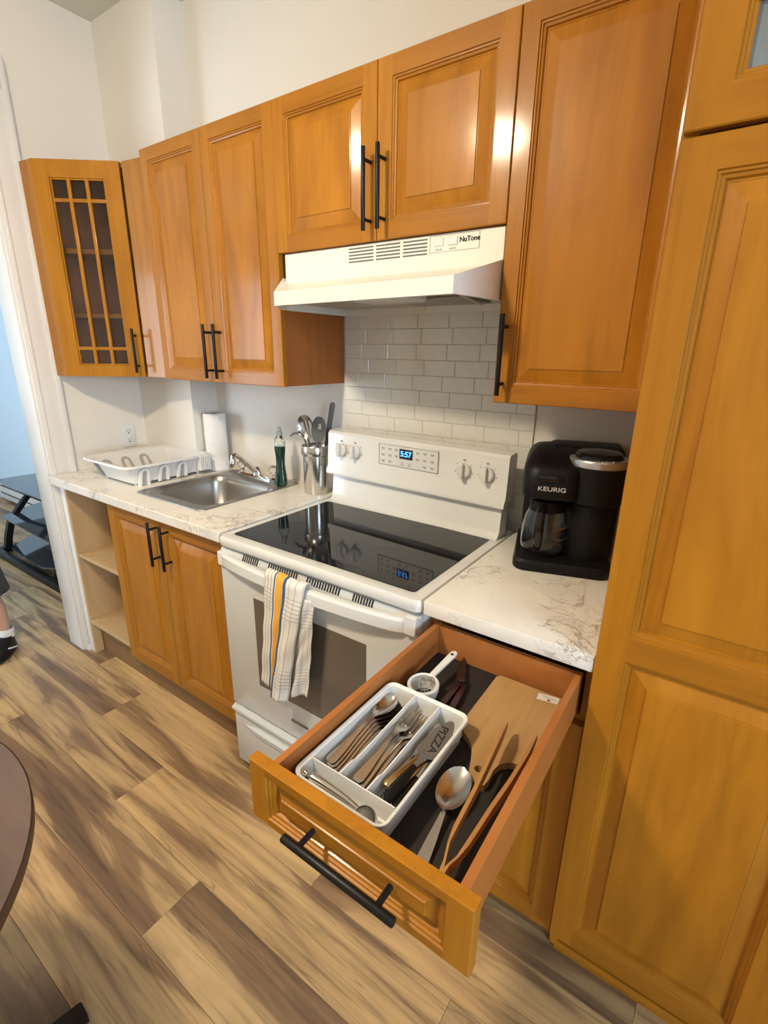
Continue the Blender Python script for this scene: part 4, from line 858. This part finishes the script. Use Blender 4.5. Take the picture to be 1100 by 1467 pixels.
# pizza server and knives
ps = thing('pizza_server', 'grey pizza server with cut-out letters and black handle in the right tray column', 'cake server', (0.955, -1.05, zi+0.012), rot=(0.06, 0.06, -0.03))
mb = MB(); mb.loft([[(-w_, y, z), (w_, y, z), (w_, y, z+0.0013), (-w_, y, z+0.0013)] for y, w_, z in ((0.055, 0.004, 0.006), (0.085, 0.005, 0.004), (0.092, 0.014, 0.001), (0.10, 0.022, 0.0), (0.160, 0.017, 0.0), (0.186, 0.006, 0.0), (0.190, 0.002, 0.0))]); bl = link('blade', mb, plain('dull_grey_blade', (0.20, 0.19, 0.18), 0.45, 0.5), ps)
text('PIZZA', 0.021, Matrix.Translation((0.0, 0.137, 0.0016)) @ Matrix.Rotation(math.radians(-82), 4, 'Z'), slotM, bl, 'cut_letters', sx=1.2)
mb = MB(); mb.tube([(0, -0.020, 0.004), (0, -0.015, 0.006), (0, 0.02, 0.008), (0, 0.058, 0.007)], [0.006, 0.009, 0.008, 0.006], 12); link('handle', mb, blackP, ps)
for i, (lb, x, y, dz, rz, mt) in enumerate([('table knife with worn brass-coloured handle on top of the right tray column', 0.938, -1.050, 0.019, -0.16, goldM), ('table knife with brass-coloured handle lying below the topmost knife', 0.947, -1.046, 0.011, -0.20, goldM), ('steel table knife at the left wall of the right tray column', 0.934, -1.040, 0.004, 0.0, steel)]):
    kn = thing('table_knife', lb, 'knife', (x, y, zi+dz), rot=(0.0, 0.10, rz), group='knives in the cutlery tray')
    mb = MB(); mb.tube([(0, 0, 0), (0, 0.004, 0), (0, 0.04, 0), (0, 0.078, 0), (0, 0.084, 0)], [0.004, 0.0075, 0.0065, 0.0048, 0.004], 10, flat=0.7); link('handle', mb, mt, kn)
    mb = MB(); mb.loft([[(-a, yy, -0.0006), (b, yy, -0.0006), (b, yy, 0.0006), (-a, yy, 0.0006)] for yy, a, b in ((0.083, 0.003, 0.003), (0.10, 0.005, 0.006), (0.165, 0.006, 0.007), (0.182, 0.006, 0.003), (0.187, 0.003, 0.0))]); link('blade', mb, steel, kn)
o = thing('paring_knife', 'small knife with rounded black handle at the near end of the right tray column', 'knife', (0.970, -1.055, zi+0.010), rot=(0, 0, 0.05))
mb = MB(); mb.tube([(0, -0.018, 0), (0, -0.012, 0), (0, 0.03, 0), (0, 0.055, 0)], [0.004, 0.0085, 0.0075, 0.005], 12); link('handle', mb, blackG, o)
mb = MB(); mb.loft([[(-0.001, yy, -h), (0.001, yy, -h), (0.0003, yy, h), (-0.0003, yy, h)] for yy, h in ((0.054, 0.005), (0.10, 0.006), (0.13, 0.001))]); link('blade', mb, steel, o)
# peeler-like chrome tool in the near compartment
o = thing('ice_cream_scoop', 'chrome scoop lying across the near compartment of the tray', 'scoop', (0.838, -1.1145, zi+0.029), rot=(0, 0.06, math.radians(1)))
mb = MB(); mb.tube([(-0.004, 0, 0), (0.002, 0, 0.001), (0.03, 0.001, 0.002), (0.07, 0.002, 0.0), (0.095, 0.001, -0.002)], [0.005, 0.0095, 0.0085, 0.007, 0.005], 14); link('handle', mb, chrome, o)
mb = MB(); 
mb.lathe([(0.020*math.sin(pi*k/20), 0.018-0.020*math.cos(pi*k/20)) for k in range(1, 13)], 0, 0, 22, cap=False, T=Matrix.Translation((0.112, 0.0, -0.016)) @ Matrix.Rotation(0.5, 4, 'X')); q = link('scoop_bowl', mb, chrome, o); md = q.modifiers.new('t', 'SOLIDIFY'); md.thickness = 0.001
o = thing('bottle_stopper', 'small round chrome knob at the left end of the near tray compartment', 'bottle stopper', (0.826, -1.116, zi+0.027), rot=(0, 0, 0))
link('ball', MB().lathe([(0.006*math.sin(pi*k/10)+1e-4, 0.006-0.006*math.cos(pi*k/10)) for k in range(11)], 0, 0, 16), chrome, o); link('stem', MB().lathe([(0.004, -0.026), (0.003, 0.001)], 0, 0, 10), blackP, o)
# strainer
st = thing('tea_strainer', 'small white-handled mesh strainer lying behind the cutlery tray', 'strainer', (0.856, -0.792, zl+0.034), rot=(0.10, 0, math.radians(-4)))
mb = MB(); R1 = 0.031; n = 40
rg = [[(r*math.cos(2*pi*k/n), r*math.sin(2*pi*k/n), z) for k in range(n)] for r, z in ((R1-0.004, 0.001), (R1, 0.003), (R1+0.003, 0.0), (R1+0.002, -0.012), (R1-0.003, -0.012), (R1-0.004, 0.001))]
mb.loft(rg, cap=False); link('ring', mb, whiteP, st)
mb = MB(); hs = [(R1-0.002, 0.006), (R1+0.02, 0.0065), (R1+0.085, 0.008), (R1+0.094, 0.007), (R1+0.098, 0.003)]
mb.loft([[(-w_, y, -0.004), (w_, y, -0.004), (w_, y, 0.001), (0, y, 0.002), (-w_, y, 0.001)] for y, w_ in hs]); 
link('handle', mb, whiteP, st); link('hang_hole', MB().lathe([(0.0035, 0.0012), (0.0035, 0.0024)], 0, R1+0.084, 14), slotM, st)
mb = MB(); 
for k in range(14):
    a = 2*pi*k/14; mb.tube([(R1*0.9*math.cos(a)*math.cos(t), R1*0.9*math.sin(a)*math.cos(t), -0.006-R1*0.72*math.sin(t)) for t in [0, 0.4, 0.8, 1.2, 1.55]], 0.0004, 4)
for t in [0.2, 0.5, 0.8, 1.1]: mb.tube([(R1*0.9*math.cos(a)*math.cos(t), R1*0.9*math.sin(a)*math.cos(t), -0.006-R1*0.72*math.sin(t)) for a in [2*pi*k/24 for k in range(25)]], 0.0004, 4)
for rr_ in (0.018, 0.024): mb.tube([(0.004+rr_*0.6*math.cos(a), 0.004+rr_*math.sin(a)*0.9, 0.002+0.003*math.sin(2*a)) for a in [2*pi*k/20 for k in range(21)]], 0.0007, 5)
link('wire_mesh', mb, steel, st)['kind'] = 'stuff'
mb = MB(); mb.lathe([(0.026, -0.0335), (0.0295, -0.024), (0.0325, -0.011), (0.0305, -0.011), (0.027, -0.024), (0.024, -0.033)], 0, 0, 32, cap=False); link('cup', mb, whiteP, st)
# corkscrew / opener dark red
cs = thing('can_opener', 'dark red handled can opener lying on the liner behind the tray', 'can opener', (0.905, -0.715, zl+0.008), rot=(0, 0, 0))
for dx, a in ((0.0, 0.02), (0.012, 0.13)):
    mb = MB(); mb.loft([[(-w_, y, -0.005), (w_, y, -0.005), (w_*0.8, y, 0.005), (-w_*0.8, y, 0.005)] for y, w_ in ((-0.105, 0.006), (-0.098, 0.0085), (-0.04, 0.0075), (-0.004, 0.0055))], T=Matrix.Translation((dx, 0, 0)) @ Matrix.Rotation(a, 4, 'Z')); link('handle', mb, redM, cs)
mb = MB(); mb.loft([[(-w_+x, y, -0.004), (w_+x, y, -0.004), (w_+x, y, 0.006), (-w_+x, y, 0.006)] for y, w_, x in ((-0.008, 0.012, 0.004), (0.012, 0.012, -0.004), (0.030, 0.010, -0.012), (0.052, 0.009, -0.020))]); mb.lathe([(0.010, 0.005), (0.010, 0.012), (0.001, 0.013)], 0.002, 0.004, 16)
mb.loft([[(-w_+x, y, -0.003), (w_+x, y, -0.003), (w_+x, y, 0.004), (-w_+x, y, 0.004)] for y, w_, x in ((0.050, 0.007, -0.020), (0.075, 0.006, -0.028), (0.090, 0.001, -0.034))]); link('jaw', mb, plain('dark_red_black_plastic', (0.022, 0.008, 0.008), 0.3), cs, smooth=0)
# cutting board
cb = thing('cutting_board', 'small bamboo cutting board with a handle and a white sticker in the drawer', 'cutting board', (1.03, -0.75, zl))
pl = [(0.970, -0.640), (0.9625, -0.650), (0.9640, -0.800), (0.968, -0.830), (0.978, -0.846), (0.993, -0.856), (1.008, -0.872), (1.018, -0.895), (1.027, -0.922), (1.038, -0.940), (1.052, -0.945), (1.062, -0.938), (1.064, -0.922), (1.062, -0.900), (1.066, -0.880), (1.078, -0.867), (1.095, -0.861), (1.110, -0.852), (1.1165, -0.836), (1.1175, -0.650), (1.110, -0.640)]
hx, hy = 1.040, -0.912
mb = MB(); n = len(pl); hn = 16; hole = [(hx+0.0075*math.cos(2*pi*k/hn), hy+0.0075*math.sin(2*pi*k/hn)) for k in range(hn)]
b = bmesh.new(); vo = [b.verts.new((x, y, zl)) for x, y in pl]; eo = [b.edges.new((vo[i], vo[(i+1) % n])) for i in range(n)]
vh = [b.verts.new((x, y, zl)) for x, y in hole]; eh = [b.edges.new((vh[i], vh[(i+1) % hn])) for i in range(hn)]
bmesh.ops.triangle_fill(b, edges=eo+eh, use_beauty=True, use_dissolve=False)
ex = bmesh.ops.extrude_face_region(b, geom=b.faces[:]); [setattr(v_, 'co', v_.co+Vector((0, 0, 0.014))) for v_ in ex['geom'] if isinstance(v_, bmesh.types.BMVert)]
b.verts.index_update(); mb.add([tuple(v_.co) for v_ in b.verts], [tuple(v_.index for v_ in f.verts) for f in b.faces]); b.free()
link('board', mb, bambooW, cb, smooth=0)
mb = MB(); mb.prism([(1.058, -0.650), (1.100, -0.642), (1.101, -0.664), (1.060, -0.671)], zl+0.0141, zl+0.0145); sk2 = link('sticker', mb, whiteP, cb, smooth=0)
mb = MB(); mb.box(1.068, 1.096, -0.654, -0.6530, zl+0.0146, zl+0.0148); mb.box(1.070, 1.092, -0.657, -0.6562, zl+0.0146, zl+0.0148); link('sticker_print', mb, dimP, sk2)['kind'] = 'stuff'
link('red_emblem', MB().lathe([(0.0030, zl+0.0146), (0.0030, zl+0.0149)], 1.083, -0.6625, 14, sx=1.3), redDot, sk2)
# serving spoon
sp = thing('serving_spoon', 'large shiny serving spoon lying on the liner right of the tray', 'spoon', (1.043, -1.118, zl+0.003), rot=(0.05, 0, math.radians(7)))
mb = spoonmesh([(0, 0.0105, 0, 0.0022, 0), (0.05, 0.0075, 0.002, 0.0022, 0), (0.085, 0.0045, 0.005, 0.0024, 0), (0.098, 0.0035, 0.006, 0.0024, 0)], nx=7); link('handle', mb, steel, sp)
sec = []; y0, Lb, Wb = 0.096, 0.090, 0.0265
for k in range(15):
    b_ = -1+2*k/14; hw = Wb*math.sqrt(max(0.012, 1-b_*b_)) ; sec.append((y0+Lb/2+Lb/2*b_, hw, 0.012, 0.0012, 0.0125*(1-b_*b_)))
link('bowl', spoonmesh(sec, nx=15), steel, sp, smooth=60)
# tongs
tg = thing('wooden_tongs', 'long wooden tongs lying open along the right side of the drawer', 'tongs', (1.085, -1.12, zl+0.02))
def arm(pts, ws):
    mb = MB(); rg = []
    for i, p in enumerate(pts):
        p = Vector(p); a = Vector(pts[min(i+1, len(pts)-1)])-Vector(pts[max(i-1, 0)]); a.normalize(); side = a.cross(Vector((0, 0, 1))).normalized(); th, hh_ = ws[i]
        upv = Vector((0, 0, 1)); rg.append([tuple(p+side*sx*th+upv*sz*hh_) for sx, sz in ((-1, -1), (1, -1), (1, 1), (-1, 1))])
    mb.loft(rg); return mb
link('arm', arm([(1.0825, -1.128, 0.822), (1.079, -1.110, 0.825), (1.072, -1.085, 0.830), (1.069, -1.06, 0.832), (1.066, -0.99, 0.836), (1.060, -0.92, 0.838), (1.053, -0.85, 0.836), (1.049, -0.808, 0.832)], [(0.003, 0.012), (0.0016, 0.010), (0.0016, 0.008), (0.003, 0.007), (0.0032, 0.009), (0.0032, 0.012), (0.0028, 0.013), (0.001, 0.006)]), tongW, tg, smooth=0)
link('arm', arm([(1.0845, -1.128, 0.822), (1.086, -1.112, 0.824), (1.091, -1.095, 0.826), (1.094, -1.07, 0.828), (1.099, -1.00, 0.832), (1.105, -0.94, 0.834), (1.108, -0.87, 0.836), (1.106, -0.812, 0.836)], [(0.003, 0.012), (0.0016, 0.010), (0.0016, 0.008), (0.003, 0.007), (0.0032, 0.009), (0.0032, 0.012), (0.0028, 0.013), (0.001, 0.006)]), tongW, tg, smooth=0)
# ------------------------------------------------------------------ dining table
tcx, tcy, tr_ = 0.275, -1.800, 0.452
tb = thing('dining_table', 'round dining table with a mauve-brown top at the lower left', 'table', (tcx, tcy, 0))
link('tabletop', MB().lathe([(tr_-0.004, 0.728), (tr_, 0.7305), (tr_, 0.7475), (tr_-0.0015, 0.750), (0.001, 0.750)], tcx, tcy, 96, mi=0), tableM, tb)
link('edge_band', MB().lathe([(tr_+0.0006, 0.7285), (tr_+0.0010, 0.731), (tr_+0.0010, 0.7475), (tr_+0.0003, 0.7492)], tcx, tcy, 96, cap=False), tedge, tb)
link('pedestal', MB().lathe([(0.10, 0.727), (0.10, 0.715), (0.03, 0.70), (0.03, 0.10), (0.045, 0.06), (0.045, 0.045)], tcx, tcy, 28), blackM, tb)
for a in (86, 176, 266, 356):
    T = Matrix.Translation((tcx, tcy, 0)) @ Matrix.Rotation(math.radians(a), 4, 'Z')
    mb = MB(); mb.loft([[(x, -0.017, z0), (x, 0.017, z0), (x, 0.017, z1), (x, -0.017, z1)] for x, z0, z1 in ((0.0, 0.03, 0.09), (0.1, 0.02, 0.075), (0.40, 0.006, 0.040), (0.445, 0.0, 0.032), (0.45, 0.0, 0.028))], T=T); link('foot', mb, blackM, tb)
# ------------------------------------------------------------------ other room: TV stand, heater, bar on the wall
tv = thing('tv_stand', 'black glass television stand with three shelves in the room beyond the doorway', 'tv stand', (-2.7, -0.1, 0))
for z, poly in ((0.475, [(-3.42, -0.19), (-3.40, 0.16), (-2.05, 0.16), (-2.05, -0.19), (-2.15, -0.23), (-3.2, -0.23)]), (0.275, [(-3.05, -0.33), (-3.22, -0.02), (-3.22, 0.12), (-2.05, 0.12), (-2.05, -0.24), (-2.2, -0.35)]), (0.085, [(-2.85, -0.37), (-3.1, -0.1), (-3.1, 0.10), (-2.05, 0.10), (-2.05, -0.25), (-2.3, -0.39)])):
    link('glass_shelf', MB().prism(poly, z, z+0.010), cardM, tv, smooth=0)
for x in (-3.06, -2.22):
    mb = MB(); pts = [(x-0.05 if x < -3 else x+0.05, -0.02, 0.472), (x, -0.16, 0.37), (x, -0.27, 0.24), (x, -0.31, 0.12), (x, -0.33, 0.02)]
    mb.loft([[(p[0]-0.022, p[1]-0.022, p[2]), (p[0]+0.022, p[1]-0.022, p[2]), (p[0]+0.022, p[1]+0.022, p[2]), (p[0]-0.022, p[1]+0.022, p[2])] for p in pts]); link('leg', mb, blackM, tv, smooth=0)
mb = MB(); mb.box(-3.12, -1.95, -0.42, -0.37, 0.0, 0.045, 0.004); mb.box(-3.12, -3.06, -0.37, 0.10, 0.0, 0.035, 0.004); mb.box(-2.24, -2.18, -0.37, 0.10, 0.0, 0.035, 0.004); link('floor_frame', mb, blackM, tv)
mb = MB(); mb.box(-3.1, -2.2, 0.03, 0.06, 0.33, 0.36, 0.002); link('rear_rail', mb, blackM, tv)
ht = thing('baseboard_heater', 'white baseboard heater with dark slots along the blue wall behind the television stand', 'heater', (-3.2, 0.2, 0))
link('cover', MB().box(-4.7, -1.5, 0.185, 0.249, 0.02, 0.20, 0.004), trimM, ht)
for z in (0.075, 0.150): link('slot', MB().box(-4.68, -1.52, 0.1835, 0.186, z, z+0.012), slotM, ht, smooth=0)
single(link('wall_hook_bar', MB().tube([(-3.62, 0.235, 1.30), (-3.555, 0.225, 1.19)], 0.012, 8), blackM), 'short black slanted bar on the pale blue wall beyond the doorway', 'hook')
# ------------------------------------------------------------------ person in the doorway (mostly outside the frame)
pe = thing('person', 'person in grey shorts and black shoes walking beyond the doorway', 'person', (-1.655, -0.945, 0), rot=(0, 0, math.radians(51)))
K = 0.80                                             # scale from a 1.55 m figure to a child
def figure():
    J = {'pelvis': ((0, 0, 0.82), 0.115), 'waist': ((0, -0.005, 0.95), 0.10), 'chest': ((0, -0.01, 1.12), 0.118), 'neck0': ((0, 0.0, 1.26), 0.055), 'neck': ((0, -0.005, 1.32), 0.045), 'head': ((0, -0.02, 1.42), 0.088), 'top': ((0, -0.015, 1.49), 0.07)}
    E_ = [('pelvis', 'waist'), ('waist', 'chest'), ('chest', 'neck0'), ('neck0', 'neck'), ('neck', 'head'), ('head', 'top')]
    for sd, sx, kn, an, to in (('L', 1, (0.125, -0.02, 0.44), (0.165, -0.01, 0.075), (0.165, -0.13, 0.03)), ('R', -1, (-0.045, 0.04, 0.44), (-0.02, 0.20, 0.115), (-0.02, 0.115, 0.035))):
        J['hip'+sd] = ((0.085*sx, 0, 0.76), 0.085); J['knee'+sd] = (kn, 0.052); c_ = [(kn[i]*0.55+an[i]*0.45) for i in range(3)]; c_[1] += 0.02
        J['calf'+sd] = (tuple(c_), 0.050); J['ank'+sd] = (an, 0.031); J['toe'+sd] = (to, 0.028)
        E_ += [('pelvis', 'hip'+sd), ('hip'+sd, 'knee'+sd), ('knee'+sd, 'calf'+sd), ('calf'+sd, 'ank'+sd), ('ank'+sd, 'toe'+sd)]
        J['sh'+sd] = ((0.155*sx, 0.0, 1.215), 0.055); J['el'+sd] = ((0.215*sx, 0.03, 0.98), 0.036); J['wr'+sd] = ((0.225*sx, -0.05, 0.77), 0.024); J['pm'+sd] = ((0.222*sx, -0.065, 0.71), 0.026)
        E_ += [('chest', 'sh'+sd), ('sh'+sd, 'el'+sd), ('el'+sd, 'wr'+sd), ('wr'+sd, 'pm'+sd)]
        for f, (dx, L_) in enumerate(((-0.022, 0.058), (-0.008, 0.066), (0.007, 0.062), (0.020, 0.050))):
            J[f'f{f}{sd}'] = ((0.222*sx, -0.068+dx, 0.695), 0.0095); J[f'g{f}{sd}'] = ((0.216*sx, -0.073+dx, 0.695-L_*0.55), 0.0085); J[f'h{f}{sd}'] = ((0.206*sx, -0.073+dx, 0.695-L_), 0.007)
            E_ += [('pm'+sd, f'f{f}{sd}'), (f'f{f}{sd}', f'g{f}{sd}'), (f'g{f}{sd}', f'h{f}{sd}')]
        J['t0'+sd] = ((0.212*sx, -0.098, 0.728), 0.011); J['t1'+sd] = ((0.205*sx, -0.112, 0.695), 0.0085); E_ += [('pm'+sd, 't0'+sd), ('t0'+sd, 't1'+sd)]
    names = list(J); me = bpy.data.meshes.new('body'); me.from_pydata([tuple(K*q for q in J[n][0]) for n in names], [(names.index(a), names.index(b)) for a, b in E_], [])
    me.materials.append(skinM); o = bpy.data.objects.new('body', me); C.objects.link(o)
    md = o.modifiers.new('skin', 'SKIN'); md.use_smooth_shade = True
    for i, n in enumerate(names):
        sv = me.skin_vertices[0].data[i]; sv.radius = (J[n][1]*K, J[n][1]*K); sv.use_root = (n == 'pelvis')
    s2 = o.modifiers.new('sub', 'SUBSURF'); s2.levels = 2; s2.render_levels = 2
    return o
bd = figure(); bd.parent = pe
ell = lambda cx, cy, z, rx, ry, n=20: [(K*(cx+rx*math.cos(2*pi*k/n)), K*(cy+ry*math.sin(2*pi*k/n)), K*z) for k in range(n)]
mb = MB(); mb.loft([ell(0, 0, 0.74, 0.175, 0.13), ell(0, 0, 0.80, 0.172, 0.135), ell(0, 0, 0.93, 0.150, 0.115)], cap=False)
mb.loft([ell(0.095, 0.0, 0.80, 0.095, 0.120), ell(0.095, 0.005, 0.60, 0.098, 0.115), ell(0.125, 0.0, 0.405, 0.105, 0.118)], cap=False)
mb.loft([ell(-0.095, 0.0, 0.80, 0.095, 0.120), ell(-0.095, -0.025, 0.60, 0.098, 0.115), ell(-0.065, 0.035, 0.400, 0.102, 0.115)], cap=False)
o = link('shorts', mb, shortM, pe, smooth=60); md = o.modifiers.new('t', 'SOLIDIFY'); md.thickness = 0.004
mb = MB(); mb.loft([ell(0, 0, 0.86, 0.168, 0.130), ell(0, -0.005, 1.0, 0.155, 0.122), ell(0, -0.008, 1.15, 0.172, 0.135), ell(0, 0, 1.235, 0.150, 0.10), ell(0, 0, 1.29, 0.065, 0.065)], cap=False)
for sx in (-1, 1):
    mb.tube([(K*0.11*sx, 0, K*1.21), (K*0.165*sx, 0, K*1.215), (K*0.195*sx, K*0.015, K*1.10), (K*0.215*sx, K*0.025, K*1.02)], [K*0.06, K*0.068, K*0.062, K*0.06], 16)
link('shirt', mb, shirtM, pe, smooth=60)
mb = MB(); mb.loft([ell(0, -0.008, 1.415, 0.094, 0.098), ell(0, 0.0, 1.46, 0.096, 0.10), ell(0, 0.0, 1.52, 0.080, 0.085), ell(0, 0.0, 1.555, 0.045, 0.05), ell(0, 0, 1.565, 0.01, 0.01)]); mb.loft([ell(0, 0.035, 1.35, 0.070, 0.060), ell(0, 0.03, 1.43, 0.088, 0.072)]); link('hair', mb, hairM, pe, smooth=60)
mb = MB()
for sx in (-1, 1):
    mb.lathe([(K*0.011*math.sin(pi*k/8)+1e-4, -K*0.011*math.cos(pi*k/8)) for k in range(9)], 0, 0, 12, T=Matrix.Translation((K*0.033*sx, K*-0.100, K*1.425)))
link('eyes', mb, plain('eye_white', (0.6, 0.6, 0.6), 0.2), pe); mb = MB()
mb.tube([(0, K*-0.098, K*1.425), (0, K*-0.118, K*1.392), (0, K*-0.106, K*1.384)], [K*0.008, K*0.013, K*0.010], 8); 
for sx in (-1, 1): mb.tube([(K*0.088*sx, K*-0.01, K*1.435), (K*0.102*sx, K*-0.005, K*1.415), (K*0.088*sx, K*-0.012, K*1.385)], K*0.010, 8)
link('nose_and_ears', mb, skinM, pe); link('mouth', MB().tube([(-K*0.022, -K*0.100, K*1.355), (0, -K*0.106, K*1.353), (K*0.022, -K*0.100, K*1.355)], K*0.004, 6), redM, pe)
for nm, ax, ay, az, tilt in (('front', 0.165, -0.01, 0.0, 0.0), ('rear', -0.02, 0.19, 0.022, 0.5)):
    T = Matrix.Translation((K*ax, K*ay, az)) @ Matrix.Rotation(tilt, 4, 'X')
    fo = lambda z, w_, y0, y1: [(w_*math.cos(t)*(1.0 if math.sin(t) < 0 else 0.86), (y0+y1)/2-(y1-y0)/2*(-math.sin(t)), z) for t in [2*pi*k/20 for k in range(20)]]
    mb = MB(); mb.loft([fo(0.0, 0.036, -0.150, 0.050), fo(0.018, 0.040, -0.155, 0.055), fo(0.038, 0.038, -0.148, 0.050), fo(0.058, 0.031, -0.085, 0.046), fo(0.080, 0.030, -0.045, 0.044)], T=T); sh = link('shoe', mb, blackP, pe, smooth=60)
    mb = MB(); mb.loft([fo(-0.001, 0.0375, -0.153, 0.053), fo(0.012, 0.041, -0.157, 0.057)], T=T); link('sole', mb, plain('dark_sole', (0.03, 0.03, 0.03), 0.6), sh)
    mb = MB()
    for sx in (-1, 1): mb.tube([(sx*0.040, -0.02, 0.020), (sx*0.039, -0.055, 0.034), (sx*0.034, -0.085, 0.048)], 0.004, 6, T=T); 
    link('stripe', mb, letterM, sh)['kind'] = 'stuff'
    mb = MB(); mb.lathe([(0.033, 0.070), (0.034, 0.115), (0.032, 0.118)], 0, 0.006, 18, cap=False, T=T); link('sock', mb, sockM, pe)
